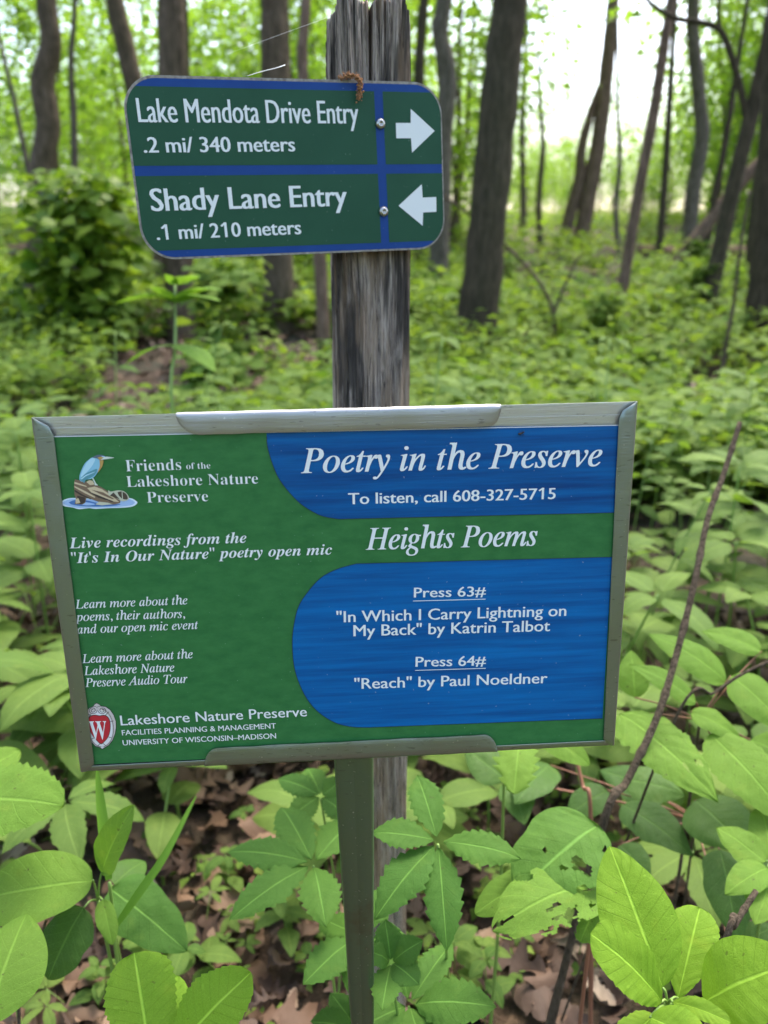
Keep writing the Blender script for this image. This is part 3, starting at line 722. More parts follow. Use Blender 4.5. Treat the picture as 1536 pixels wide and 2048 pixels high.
def text_np(body, off=0, spacing=1.0):
    me = text_mesh(body, off, spacing); n = len(me.vertices); co = np.empty(n*3, np.float32); me.vertices.foreach_get('co', co)
    F = [tuple(p.vertices) for p in me.polygons]; bpy.data.meshes.remove(me); return co.reshape(-1, 3)[:, :2].astype(float), F
CAPS = {}
def lettering(parent, fr, body, p0, p1, cap, material, style=None, smear=.0, off=0, z=.0006, spacing=1.0, unshear=0.0, under=None):
    """a line of writing: baseline from picture point p0 to p1 on the sign plane, cap = height of a capital in picture units"""
    b = mathstr(body, style) if style else body
    V, F = text_np(b, off, spacing)
    key = (style, off)
    if key not in CAPS: CAPS[key] = text_np(mathstr('E', style) if style else 'E', off)[0][:, 1].max()
    if unshear: V[:, 0] -= V[:, 1]*unshear
    a = fr.uv(*p0, z); c = fr.uv(*p1, z); L = np.linalg.norm(c-a); d = (c-a)/L; nrm = np.array([-d[1], d[0]])
    mx, my = (p0[0]+p1[0])/2, (p0[1]+p1[1])/2
    ch = abs((fr.uv(mx, my-cap, z)-fr.uv(mx, my, z))@nrm)
    x0, x1 = V[:, 0].min(), V[:, 0].max(); k = (L-smear)/(x1-x0); ky = ch/CAPS[key]
    X = (V[:, 0]-x0)*k; Y = V[:, 1]*ky
    n = 1 if smear == 0 else 3; VV, FF = [], []
    for j in range(n):
        q = a[None]+(X+smear*j/max(1, n-1))[:, None]*d+Y[:, None]*nrm
        VV.append(np.column_stack([q, np.full(len(q), z+.00003*j)])); FF += [tuple(i+len(V)*j for i in f) for f in F]
    if under is not None:
        r = fr.uvs(under, z); w_ = .00055; o_ = sum(len(v) for v in VV)
        VV.append(np.array([(*r[0], z), (*r[1], z), (r[1][0], r[1][1]+w_, z), (r[0][0], r[0][1]+w_, z)])); FF.append((o_, o_+1, o_+2, o_+3))
    return link('lettering', mesh_np('lettering', np.vstack(VV), FF, [material], smooth=False), parent)
def z1(*p): return [(230+x/2.2588, y/2.2588) for x, y in p]
def z2(*p): return [(50+x/2.438, 790+y/2.438) for x, y in p]
def z3(*p): return [(500+x/1.9443, 790+y/1.9443) for x, y in p]
def z4(*p): return [(60+x/2.4, 1130+y/2.4) for x, y in p]
def z5(*p): return [(560+x/2.1041, 1100+y/2.1041) for x, y in p]

# ------------------------------------------------------------------ trail sign
FS = Frame([(239, 148), (882, 165), (888, 497), (285, 521)], .305)
ts = root_at('trail_sign', 'green and blue trail sign with white arrows bolted across the wooden post', 'sign', FS)
def rrect(x0, y0, x1, y1, r, n=10):
    out = []
    for cx, cy_, a0 in ((x1-r, y1-r, 0), (x0+r, y1-r, 90), (x0+r, y0+r, 180), (x1-r, y0+r, 270)):
        out += [np.array([cx+r*math.cos(R(a0+90*k/n)), cy_+r*math.sin(R(a0+90*k/n))]) for k in range(n+1)]
    return out
def clip(pts, a, b, c):     # keep a*x+b*y<=c
    out = []
    for i in range(len(pts)):
        p, q = pts[i], pts[(i+1) % len(pts)]; dp = a*p[0]+b*p[1]-c; dq = a*q[0]+b*q[1]-c
        if dp <= 0: out.append(p)
        if (dp < 0 < dq) or (dq < 0 < dp): out.append(p+(q-p)*(dp/(dp-dq)))
    return out
W_, H_ = FS.w, FS.h; RC = .030
poly('panel', rrect(0, -H_, W_, 0, RC, 16), 0, M['s_edge'], ts, .0032)
inn = rrect(.0020, -H_+.0018, W_-.0014, -.0024, RC-.0018, 16)
poly('blue_band', inn, .00015, M['s_blue'], ts)
def vv(*p): return [FS.uv(*q) for q in z1(*p)]
g1 = vv((300, 396), (1100, 408)); g2 = vv((100, 753), (1170, 740)); g3 = vv((110, 802), (1180, 779)); g4 = vv((300, 1133), (1150, 1095)); ve = vv((1177, 500), (1195, 1000)); vr = vv((1214, 500), (1232, 1000))
yt_ = (g1[0][1]+g1[1][1])/2; ym1 = (g2[0][1]+g2[1][1])/2; ym2 = (g3[0][1]+g3[1][1])/2; yb_ = (g4[0][1]+g4[1][1])/2; xl = (ve[0][0]+ve[1][0])/2; xr = (vr[0][0]+vr[1][0])/2
for top_, bot_ in ((yt_, ym1), (ym2, yb_)):
    q = clip(clip(inn, 0, 1, top_), 0, -1, -bot_)
    poly('green_field', clip(q, 1, 0, xl), .0003, M['s_green'], ts); poly('green_field', clip(q, -1, 0, -xr), .0003, M['s_green'], ts)
tw = M['s_white']
lettering(ts, FS, 'Lake Mendota Drive Entry', (277, 244.5), (718, 247.5), 46.5, tw, smear=.0010, off=-.006)
lettering(ts, FS, '.2 mi/ 340 meters', (288, 305.3), (591, 302.6), 30, tw, smear=.0008)
lettering(ts, FS, 'Shady Lane Entry', (303, 422.5), (695, 411.5), 43.5, tw, smear=.0013, off=-.002)
lettering(ts, FS, '.\U0001D7E3 mi/ 2\U0001D7E30 meters', (314, 480), (603, 468), 28.5, tw, smear=.0008)
poly('arrow', FS.uvs(z1((1268, 556), (1335, 556), (1335, 492), (1443, 592), (1341, 690), (1336, 625), (1270, 625))), .0006, tw, ts)
poly('arrow', FS.uvs(z1((1280, 930), (1385, 832), (1389, 893), (1450, 890), (1451, 957), (1391, 960), (1389, 1020))), .0006, tw, ts)
for c_ in z1((1198, 560), (1212, 956)):
    u = FS.uv(*c_); V, F = [], []; n = 20; prof = ((.0050, 0), (.0050, .0008), (.0043, .0021), (.0030, .0030), (.0017, .0033), (.0015, .0022), (0.0001, .0021))
    for r_, z_ in prof: V += [(u[0]+r_*math.cos(k*2*math.pi/n), u[1]+r_*math.sin(k*2*math.pi/n), .0006+z_) for k in range(n)]
    for a in range(len(prof)-1): F += [(a*n+k, a*n+(k+1) % n, (a+1)*n+(k+1) % n, (a+1)*n+k) for k in range(n)]
    link('bolt', mesh_np('bolt', V, F, [M['bolt']]), ts)
M['scratch'] = simple('scratch', (.45, .5, .47), .8)
# crumbly brown catkin hooked over the sign's upper edge
pts = [FS.o+FS.ex*FS.uv(x, y)[0]+FS.ey*FS.uv(x, y)[1]+FS.ez*z_ for x, y, z_ in ((680, 157, .0), (692, 152, .003), (704, 154, .005), (714, 160, .006), (717, 172, .005), (716, 186, .005), (714, 199, .005))]
V0, F0, n0 = [], [], 0
for p in smooth_path(pts, 7):
    for k in range(9):
        c_ = p+rng.normal(0, .0013, 3); r_ = rng.uniform(.0003, .0011)
        bm = bmesh.new(); bmesh.ops.create_icosphere(bm, subdivisions=1, radius=r_); vs_ = [np.array(v.co)*rng.uniform(.7, 1.3)+c_ for v in bm.verts]
        F0 += [tuple(v.index+n0 for v in f.verts) for f in bm.faces]; V0 += vs_; n0 += len(vs_); bm.free()
o = link('catkin', mesh_np('catkin', V0, F0, [simple('catkin_brown', (.30, .145, .06), .9)])); tag(o, 'crumbly brown catkin hanging over the top edge of the trail sign', 'catkin')
# spider silk from sign to the left woods
sm_, t_, b_, o_ = mat('silk'); b_.inputs['Base Color'].default_value = (.9, .9, .9, 1); b_.inputs['Roughness'].default_value = .3; M['silk'] = sm_
o = link('spider_silk', tube_mesh('spider_silk', [at(494, 152, .70), at(520, 144, .705), at(552, 136, .71), at(570, 130, .715)], .0002, .0004, M['silk'], 5, .5, 2)); tag(o, 'short clumped strand of white spider silk above the trail sign edge', 'spider web')
o = link('spider_silk', tube_mesh('spider_silk', [at(455, 108, .78), at(520, 84, .77), at(580, 62, .76), at(652, 36, .755)], .00006, .00010, M['silk'], 4)); tag(o, 'long thin spider thread running from the wooden post top to the left', 'spider web')

# ------------------------------------------------------------------ weathered wooden post
Yp = (FS.o+FS.ex*FS.uv(762, 330)[0]+FS.ey*FS.uv(762, 330)[1])[1]+.0465
PT = at_y(734, 20, Yp+.012); PB = at_y(741, 830, Yp-.004)
ax = unit(PT-PB); k0 = (float(gz(PB[0], Yp))-.12-PB[2])/ax[2]; PB = PB+ax*k0
ztop = at_y(734, 14, Yp+.01)[2]
Lp = (ztop-PB[2])/ax[2]
yaw = R(-9); fx = unit(np.array([math.cos(yaw), -math.sin(yaw)*-1*-1, 0])); fx = unit(fx-ax*(fx@ax)); fy = np.cross(ax, fx)
nper, nh = 420, 460
sq = []
for k in range(nper):
    th = 2*math.pi*(k+.5)/nper; c_, s_ = math.cos(th), math.sin(th); e = 7.0
    r_ = 1/((abs(c_)**e+abs(s_)**e)**(1/e)); sq.append((r_*c_, r_*s_))
sq = np.array(sq)*.0392
# even out the perimeter spacing
per = np.concatenate([[0], np.cumsum(np.linalg.norm(np.diff(np.vstack([sq, sq[:1]]), axis=0), axis=1))])
tt = np.linspace(0, per[-1], nper, endpoint=False); sqc = np.vstack([sq, sq[:1]])
sq = np.stack([np.interp(tt, per, sqc[:, 0]), np.interp(tt, per, sqc[:, 1])], -1)
S_ = np.arange(nper); Hh = np.linspace(0, 1, nh)**.8; Hh = .35*np.linspace(0, 1, nh)+.65*Hh
SS, HH = np.meshgrid(S_, Hh*Lp, indexing='xy')
wv = 6*(fbm(SS*0+3, HH*5, 5)-.5)+10*(fbm(SS*.01, HH*2.2, 9)-.5)
grain = fbm((SS+2*wv)*.30, HH*3.0, 21, 4)-.47
fine = noise2((SS+2*wv)*.8, HH*9, 33)-.5
disp = .0075*grain+.0026*fine
topf = np.clip((HH-(Lp-.26))/.26, 0, 1)
checks = np.clip(noise2((SS+2*wv)*.11, HH*1.7, 91)-.72, 0, 1)*4
disp = disp*(1+.8*topf)-.006*checks-.010*np.maximum(0, .30-np.abs(noise2((SS+2*wv)*.07, HH*1.1, 71)-.5)*6)*topf     # checks opening near the top
nrm2 = sq/np.linalg.norm(sq, axis=1)[:, None]
# the long central split on the face towards the signs
lx = sq[:, 0]; front = sq[:, 1] < -.036 if True else None
cxs = -.002+.004*(fbm(HH*4, HH*0+1, 12)-.5)*2
split = np.exp(-((lx[None, :]-cxs)/.0016)**2)*(sq[:, 1] < -.027)[None, :]*np.clip((HH-(Lp-.22))/.10, 0, 1)
disp = disp-.017*split
taper = 1-.035*topf**3
rad = (sq[None]*taper[..., None])+nrm2[None]*disp[..., None]
jag = (.010*(fbm(S_*.08, S_*0, 44, 4)-.5)*2-.030*np.clip((np.abs(sq[:, 0])-.026)/.018, 0, 1)**1.5*(1+.0*S_))[None]*topf**6
V = PB+rad[..., 0, None]*fx+rad[..., 1, None]*fy+(HH+jag)[..., None]*ax
idx = np.arange(nh*nper).reshape(nh, nper); j2 = np.roll(idx, -1, 1)
F = np.stack([idx[:-1], j2[:-1], j2[1:], idx[1:]], -1).reshape(-1, 4)
# rough end grain
rings = [V.reshape(-1, 3)]; prev = idx[-1]; Fl = [tuple(map(int, f)) for f in F]; nV = nh*nper
topring = V[-1]; cen = topring.mean(0)
for q in (.7, .4, .12):
    zz = .004*(fbm(S_*.16, S_*0+q*9, 61)-.5)
    rg = cen+(topring-cen)*q+ax*(zz[:, None]+(.004*(1-q))); rings.append(rg); cur = np.arange(nper)+nV; nV += nper
    for k in range(nper): Fl.append((int(prev[k]), int(prev[(k+1) % nper]), int(cur[(k+1) % nper]), int(cur[k])))
    prev = cur
rings.append(cen[None]+ax*.003); Fl += [(int(prev[k]), int(prev[(k+1) % nper]), nV) for k in range(nper)]
post = link('wooden_post', mesh_np('wooden_post', np.vstack(rings), Fl, [M['wood']]))
tag(post, 'square weathered grey wooden post with a split top behind both signs', 'post')

# ------------------------------------------------------------------ poster holder on its stake
FP = Frame([(65, 835), (1273, 803), (1221, 1488), (157, 1541)], .445)
hold = root_at('sign_holder', 'aluminium sign holder frame with folded edges on a tapered metal stake', 'sign holder', FP)
W_, H_ = FP.w, FP.h
# back plate
poly('back_plate', [(0.0004, -.0004), (W_-.0004, -.0004), (W_-.0004, -H_+.0004), (.0004, -H_+.0004)], -.0022, M['plate'], hold, .0012)
def strip(name, path, prof, material):
    """bent sheet: prof = [(offset across, height)] swept along the two-point path list of rows given in local 2-D"""
    V, F = [], []
    n = len(prof)
    for row in path:
        V += row
    m_ = len(path)
    for a in range(m_-1):
        for b in range(n-1): F.append((a*n+b, a*n+b+1, (a+1)*n+b+1, (a+1)*n+b))
    o = link(name, mesh_np(name, V, F, [material]), hold)
    md = o.modifiers.new('thickness', 'SOLIDIFY'); md.thickness = .0009; md.offset = 0
    md2 = o.modifiers.new('edge', 'BEVEL'); md2.width = .0003; md2.segments = 2; md2.limit_method = 'ANGLE'; md2.angle_limit = R(50)
    return o
def side_flap(left):
    z = .0022
    if left:
        it = FP.uv(108, 876, z)[0]; ib = FP.uv(186.5, 1517, z)[0]; wt, wb = it, ib
    else:
        it = FP.uv(1236.8, 851, z)[0]; ib = FP.uv(1208.5, 1468, z)[0]; wt, wb = W_-it, W_-ib
    rows = []; ns = 46
    for k in range(ns+1):
        s = k/ns; y = -s*H_; wd = wt+(wb-wt)*s
        dT, dB = s*H_, (1-s)*H_; rr = wd*.98
        ext = wd
        if dT < rr*1.2: ext = wd*max(.04, math.sqrt(max(0, 1-(1-dT/(rr*1.2))**2)))
        if dB < rr*.75: ext = min(ext, wd*(.35+.65*math.sqrt(max(0, 1-(1-dB/(rr*.75))**2))))
        wz = .0002*math.sin(s*23)+.00015*math.sin(s*51+1)
        prof = [(0.0, -.0034), (0.0, .0010), (.0006, .0019), (.0016, .0022)]+[(.0016+(ext-.0016)*q, .0022-.0006*q+wz*q) for q in (.33, .66, 1)]
        prof = [(min(a, max(ext, .0002)) if a > 0 else a, b) for a, b in prof]
        rows.append([((a if left else W_-a), y, b) for a, b in prof])
    if not left: rows = [r[::-1] for r in rows]
    return strip('side_channel', rows, [0]*7, M['alu'])
side_flap(True); side_flap(False)
def tab(top, xa, xb, wd, ra, rb, material):
    rows = []; ns = 60
    for k in range(ns+1):
        s = k/ns; s = .5-.5*math.cos(math.pi*s); x = xa+(xb-xa)*s; ext = wd
        da, db = x-xa, xb-x
        if da < ra: ext = min(ext, wd*max(.03, math.sqrt(max(0, 1-(1-da/ra)**2))))
        if db < rb: ext = min(ext, wd*max(.03, math.sqrt(max(0, 1-(1-db/rb)**2))))
        wz = .0003*math.sin(s*17)+.0002*math.sin(s*43)
        e0 = .0003*math.sin(s*29)+.0003*math.sin(s*67)
        prof = [(0, -.0034), (-.0005, .0014), (.0004, .0026), (.0018, .0032)]+[(.0018+(ext-.0018)*q, .0032-.0008*q+wz*q) for q in (.33, .66, 1)]
        prof = [(min(a, max(ext, .0003)) if a > 0 else a, b) for a, b in prof]
        rows.append([(x, (-a+e0*.3 if top else -H_+a+e0*.3), b) for a, b in prof])
    if not top: rows = [r[::-1] for r in rows]
    return strip('folded_tab', rows, [0]*7, material)
ta, tb = FP.uv(352, 828, .003)[0], FP.uv(1002, 812, .003)[0]
tab(True, ta, tb, abs(FP.uv(700, 861, .003)[1]), .016, .008, M['alu_bright'])
ba, bb = FP.uv(409, 1524, .003)[0], FP.uv(994, 1494, .003)[0]
tab(False, ba, bb, H_+FP.uv(700, 1483.5, .003)[1], .012, .012, M['alu'])
# bottom ledge between the folds
ly = -H_+.0046
strip('bottom_ledge', [[(x, -H_, -.0034), (x, -H_-.0002, .0006), (x, -H_+.0008, .0011), (x, ly, .0012)][::-1] for x in np.linspace(.004, W_-.004, 24)], [0]*4, M['alu'])
# the stake (bent steel strip that tapers towards the ground)
cT = FP.o+FP.ex*FP.uv(707, 1500)[0]+FP.ey*FP.uv(707, 1500)[1]-FP.ez*.008
cM = at(725, 2048, .722); dS = unit(cM-cT); 
cT = cT-dS*.10; kk = (cT[2]-(float(gz(cM[0], cM[1]))-.10))/-dS[2]
sxv = unit(FP.ex-dS*(FP.ex@dS)); syv = np.cross(dS, sxv)
if syv@FP.ez < 0: syv = -syv
prof = [(-1, -.0045), (-.93, .000), (-.80, .0030), (-.45, .0034), (-.12, .0036), (-.05, .0030), (.05, .0030), (.12, .0036), (.5, .0034), (.82, .0030), (.94, 0), (1, -.0045)]
rows = []
for k in range(70):
    s = k/69*kk; hw_ = .0166-.0072*np.clip((s-.10)/.32, 0, 1.0)+.0002*math.sin(s*40); c_ = cT+dS*s
    rows.append([c_+sxv*(a*hw_)+syv*b for a, b in prof])
V = np.array(rows).reshape(-1, 3); n = len(prof)
F = [(a*n+b, a*n+b+1, (a+1)*n+b+1, (a+1)*n+b) for a in range(69) for b in range(n-1)]
Mi = np.array(FP.M.inverted()); V = (np.column_stack([V, np.ones(len(V))])@Mi.T)[:, :3]
o = link('stake', mesh_np('stake', V, F, [M['stake']]), hold); md = o.modifiers.new('thickness', 'SOLIDIFY'); md.thickness = .0016; md.offset = 0

# ------------------------------------------------------------------ the poster
pst = root_at('poster', 'green and blue printed poetry poster with white lettering in the metal holder', 'poster', FP)
corners = [(104, 873.5), (370, 868), (1240, 850.5), (1212, 1481), (184, 1529)]
poly('paper', FP.uvs(corners, 0), 0, M['p_green'], pst, .0006)
m, t, b, o = mat('clear_laminate')
tr = t.nodes.new('ShaderNodeBsdfTransparent'); gl = t.nodes.new('ShaderNodeBsdfGlossy'); gl.inputs['Roughness'].default_value = .12
mx = t.nodes.new('ShaderNodeMixShader'); mx.inputs[0].default_value = .14; t.links.new(tr.outputs[0], mx.inputs[1]); t.links.new(gl.outputs[0], mx.inputs[2]); t.links.new(mx.outputs[0], o.inputs[0])
poly('clear_margin', FP.uvs([(100, 838), (1245, 808), (1240, 849.5), (104, 872.5)], 0), .0002, m, pst)
M['film_edge'] = simple('film_edge', (.62, .66, .70), .3)
for a, b_ in (((104, 873.2), (1240, 850.2)), ((100, 856), (1240, 829))):
    r = FP.uvs([a, b_], 0); poly('film_crease', ribbon(np.array(r), .0007 if a[1] > 870 else .0003), .0004, M['film_edge'], pst)
bl1 = z3((65, 130), (65, 160), (68, 200), (85, 260), (110, 320), (150, 375), (200, 425), (260, 462), (300, 475), (345, 482), (1416, 457), (1437, 118))
def dense(pts, closed=True):
    return pts
def rounded(pts, i0, i1, k=5):
    seg = smooth_path(np.array(pts[i0:i1]), k); return [*map(tuple, pts[:i0]), *map(tuple, seg), *map(tuple, pts[i1:])]
b1 = rounded(bl1, 1, 10)
poly('blue_panel', FP.uvs(b1, 0), .00025, M['p_blue_deep'], pst)
bl2 = z5((1397, 29), (320, 57), (240, 80), (170, 118), (110, 185), (75, 245), (56, 330), (52, 400), (58, 480), (75, 545), (110, 620), (160, 680), (230, 725), (300, 743), (370, 746), (1356, 708))
b2 = rounded(bl2, 1, 15)
poly('blue_panel', FP.uvs(b2, 0), .00025, M['p_blue'], pst)
M['p_line'] = simple('panel_outline', (.006, .03, .06), .5)
for bb_, i0, i1 in ((b1, 1, len(b1)-1), (b2, 0, len(b2))):
    r = np.array(FP.uvs(bb_[i0:i1], 0)); n = len(r)
    poly('panel_outline', ribbon(r, .0005), .00035, M['p_line'], pst)
pw = M['p_white']
def L(body, p0, p1, cap, **k): return lettering(pst, FP, body, p0, p1, cap, pw, **k)
# the small roman heading
L('Friends', *z2((493, 373), (763, 365)), 22.5, style='bf', off=-.009)
L('of the', *z2((787, 362), (905, 358)), 12.5, style='bf', off=-.009)
L('Lakeshore Nature', *z2((497, 449), (1137, 432)), 21.5, style='bf', off=-.009)
L('Preserve', *z2((596, 525), (894, 518)), 21, style='bf', off=-.009)
L('Live recordings from the', *z2((217, 748), (1081, 720)), 21, style='bi')
L('"It\'s In Our Nature" poetry open mic', *z2((230, 820), (1498, 777)), 20.5, style='bi')
sm = .00022
L('Learn more about the', *z2((246, 1042), (794, 1020)), 17.6, style='it', smear=sm)
L('poems, their authors,', *z2((246, 1103), (781, 1086)), 17.6, style='it', smear=sm)
L('and our open mic event', *z2((256, 1164), (846, 1140)), 17.6, style='it', smear=sm)
L('Learn more about the', *z4((251, 471), (783, 447)), 17.6, style='it', smear=sm)
L('Lakeshore Nature', *z4((260, 529), (695, 511)), 17.6, style='it', smear=sm)
L('Preserve Audio Tour', *z4((266, 586), (758, 565)), 17.6, style='it', smear=sm)
L('Lakeshore Nature Preserve', *z4((436, 770), (1330, 726)), 19.5, smear=.0003)
L('FACILITIES PLANNING & MANAGEMENT', *z4((442, 818), (1182, 784)), 10.4, smear=.00018)
L('UNIVERSITY OF WISCONSIN\u2013MADISON', *z4((446, 866), (1182, 832)), 10.4, smear=.00018)
L('Poetry in the Preserve', *z3((198, 304), (1367, 276)), 49, style='it', smear=.0007)
L('To listen, call 608-327-57\U0001D7E35', *z3((382, 425), (1188, 404)), 22, smear=.0005)
L('Heights Poems', *z3((450, 602), (1116, 585)), 43, style='it', smear=.0007)
L('Press 63#', *z5((563, 200), (866, 194)), 19.5, smear=.0004, under=z5((560, 216), (865, 208)))
L('"In Which I Carry Lightning on', *z5((238, 305), (1204, 277)), 22, smear=.0004)
L('My Back" by Katrin Talbot', *z5((309, 363), (1136, 341)), 22, smear=.0004)
L('Press 64#', *z5((570, 491), (866, 486)), 19.5, smear=.0004, under=z5((568, 508), (866, 499)))
L('"Reach" by Paul Noeldner', *z5((313, 585), (1124, 560)), 21, smear=.0004)
# printed picture of a blue heron on a log
def pc(name, c): return simple('print_'+name, c, .45)
def bz_(*p): return FP.uvs([(100+x/7.68, 880+y/7.68) for x, y in p], 0)
wat = pc('water', (.36, .52, .80)); watd = pc('water_dark', (.06, .17, .45)); wl = pc('foam', (.70, .80, .92)); lg = pc('log', (.20, .13, .085)); lgl = pc('log_light', (.62, .50, .32)); lgd = pc('log_dark', (.05, .035, .03))
bd = pc('bird_blue', (.25, .52, .68)); bdl = pc('bird_light', (.45, .70, .82)); bdd = pc('bird_teal', (.10, .30, .36)); oc = pc('ochre', (.50, .30, .09)); capc = pc('cap', (.10, .14, .19)); beak = pc('beak', (.62, .70, .62)); shell = pc('shell', (.07, .05, .035)); rim = pc('shell_rim', (.55, .55, .42))
z = .0003; dz = .00006
def sp(p): return smooth_path(np.array(p+[p[0]]), 3)[:-1].tolist()
pic = [(bz_(*sp([(170, 945), (260, 900), (400, 888), (700, 900), (1000, 900), (1220, 888), (1320, 930), (1342, 970), (1270, 1020), (1100, 1040), (900, 1045), (700, 1057), (600, 1045), (450, 1062), (350, 1035), (210, 1012)])), z, wl),
       (bz_(*sp([(200, 950), (290, 912), (420, 905), (700, 912), (1000, 912), (1210, 905), (1290, 940), (1300, 970), (1230, 1005), (1000, 1030), (700, 1035), (450, 1040), (300, 1015), (220, 985)])), z+dz, wat),
       (bz_(*sp([(290, 955), (390, 918), (560, 925), (720, 962), (860, 985), (1090, 985), (960, 1012), (700, 1020), (480, 1012), (340, 990)])), z+2*dz, watd),
       (bz_(*sp([(420, 975), (560, 955), (700, 985), (560, 1002)])), z+3*dz, wat),
       (bz_((385, 600), (470, 620), (560, 640), (640, 615), (700, 680), (790, 720), (900, 790), (980, 850), (1085, 925), (1080, 965), (1000, 987), (850, 985), (700, 930), (565, 875), (545, 960), (500, 987), (385, 982), (400, 900), (380, 830), (375, 700)), z+4*dz, lg),
       (bz_((575, 735), (690, 712), (800, 750), (920, 830), (1010, 900), (1065, 950), (900, 935), (760, 880), (640, 805)), z+5*dz, lgl),
       (bz_((700, 985), (760, 945), (900, 960), (960, 985), (800, 1000)), z+5*dz, rim),
       (bz_((560, 640), (610, 612), (660, 625), (690, 680), (620, 690)), z+6*dz, lgl),
       (bz_((640, 760), (820, 800), (990, 900), (960, 905), (780, 830)), z+6*dz, lg),
       (bz_((600, 790), (760, 850), (980, 940), (960, 950), (740, 880)), z+6*dz, lgd),
       (bz_((380, 640), (560, 700), (570, 720), (380, 668)), z+5*dz, lgl), (bz_((378, 700), (560, 790), (700, 870), (690, 885), (540, 815), (378, 722)), z+5*dz, lgl),
       (bz_((382, 760), (500, 830), (640, 900), (630, 910), (480, 850), (384, 790)), z+5*dz, lgd),
       (bz_((420, 850), (545, 880), (540, 955), (480, 985), (440, 960)), z+5*dz, lgd), (bz_((395, 905), (440, 890), (470, 960), (400, 975)), z+6*dz, lgl),
       (bz_(*sp([(905, 850), (900, 765), (935, 790), (1040, 770), (1140, 785), (1205, 850), (1212, 910), (1120, 938), (1040, 900), (960, 860)])), z+7*dz, rim),
       (bz_(*sp([(1040, 800), (1090, 785), (1150, 805), (1190, 850), (1195, 905), (1130, 905), (1070, 860)])), z+8*dz, shell),
       (bz_((925, 850), (980, 800), (1060, 890), (1080, 910), (1000, 880)), z+8*dz, shell), (bz_((1105, 795), (1118, 795), (1125, 900), (1112, 900)), z+9*dz, rim),
       (bz_((490, 625), (555, 600), (532, 662)), z+7*dz, bdd),
       (bz_(*sp([(455, 600), (462, 530), (500, 430), (545, 350), (600, 300), (650, 265), (715, 262), (762, 300), (776, 370), (750, 460), (700, 545), (640, 590), (560, 606), (490, 635)])), z+8*dz, bd),
       (bz_(*sp([(520, 430), (570, 345), (640, 280), (700, 290), (660, 380), (590, 470), (500, 560), (480, 540)])), z+9*dz, bdl),
       (bz_(*sp([(470, 600), (540, 520), (640, 470), (730, 440), (700, 525), (620, 580), (500, 628)])), z+9*dz, bdd),
       (bz_((480, 590), (560, 530), (700, 480), (690, 492), (560, 550), (490, 605)), z+10*dz, bdl),
       (bz_(*sp([(765, 312), (822, 308), (818, 370), (790, 430), (735, 500), (768, 400)])), z+9*dz, oc),
       (bz_(*sp([(650, 264), (720, 230), (800, 224), (852, 245), (870, 268), (830, 292), (780, 312), (735, 282)])), z+11*dz, capc),
       (bz_(*sp([(735, 265), (790, 252), (830, 262), (825, 300), (772, 302)])), z+12*dz, oc),
       (bz_((800, 240), (850, 250), (860, 262), (800, 258)), z+12*dz, bdl),
       (bz_((830, 262), (872, 250), (988, 264), (988, 272), (872, 290), (786, 300)), z+13*dz, beak),
       (bz_((650, 580), (672, 580), (712, 660), (745, 692), (690, 692), (692, 665)), z+9*dz, beak)]
multi('bird_picture', pic, pst)
# the crest
def cz(*p): return FP.uvs([(140+x/9.6, 1390+y/9.6) for x, y in p], 0)
cg = pc('crest_grey', (.60, .53, .51)); cd_ = pc('crest_dark', (.03, .025, .025)); cr = pc('crest_red', (.50, .02, .035)); cl = pc('crest_light', (.76, .74, .75))
def ell(cx_, cy_, rx_, ry_, rot=-6, n=40, a0=0, a1=360):
    return [(cx_+rx_*math.cos(R(a))*math.cos(R(rot))-ry_*math.sin(R(a))*math.sin(R(rot)), cy_+rx_*math.cos(R(a))*math.sin(R(rot))+ry_*math.sin(R(a))*math.cos(R(rot))) for a in np.linspace(a0, a1, n, endpoint=(a1-a0) < 359)]
outer = [(300, 320), (370, 240), (440, 212), (480, 160), (515, 145), (555, 165), (600, 205), (690, 215), (775, 275), (845, 375), (888, 500), (892, 620), (870, 750), (820, 875), (745, 970), (655, 1022), (620, 1040), (588, 1016), (490, 985), (405, 900), (345, 790), (305, 650), (285, 480)]
cen_ = np.mean(outer, 0)
inner_ = [tuple(cen_+(np.array(p)-cen_)*.968) for p in outer]
def rb(pts, w): return [tuple(q) for q in ribbon(np.array(FP.uvs([(140+x/9.6, 1390+y/9.6) for x, y in pts], 0)), w*FP.w/1200/9.6)]
red = sp([(362, 500), (378, 430), (430, 392), (500, 385), (570, 398), (640, 386), (700, 402), (752, 460), (772, 560), (766, 680), (732, 790), (672, 870), (600, 925), (530, 872), (450, 780), (395, 680), (368, 580)])
cr_out = [tuple(np.array([575, 640])+(np.array(p)-np.array([575, 640]))*1.05) for p in red]
pic = [(cz(*outer), z, cd_), (cz(*inner_), z+dz, cg), (cz(*ell(590, 630, 228, 345, -6)), z+2*dz, cl), (cz(*cr_out), z+4*dz, cd_), (cz(*red), z+5*dz, cr)]
pic += [(rb(ell(590, 620, 248, 372, -6, 30, -75, 230), 9), z+3*dz, cd_)]
for ln in (((680, 385), (750, 315)), ((770, 505), (840, 490)), ((740, 800), (800, 815)), ((640, 925), (690, 965)), ((580, 930), (535, 970)), ((470, 815), (405, 845)), ((400, 390), (335, 345))):
    pic.append((rb(ln, 12), z+3*dz, cd_))
for cx_, sg in ((440, 1), (625, -1)):
    s_ = [(cx_+sg*(85-70*k/26)*math.cos(k*.46+(0 if sg > 0 else 0)), 290+(70-56*k/26)*math.sin(k*.46)) for k in range(26)]
    pic.append((rb(s_, 13), z+3*dz, cd_))
pic.append((rb(((450, 215), (500, 215), (520, 240), (540, 215), (600, 208)), 10), z+3*dz, cd_))
pic.append((cz(*ell(622, 990, 26, 32)), z+3*dz, cl))
multi('crest', pic, pst)
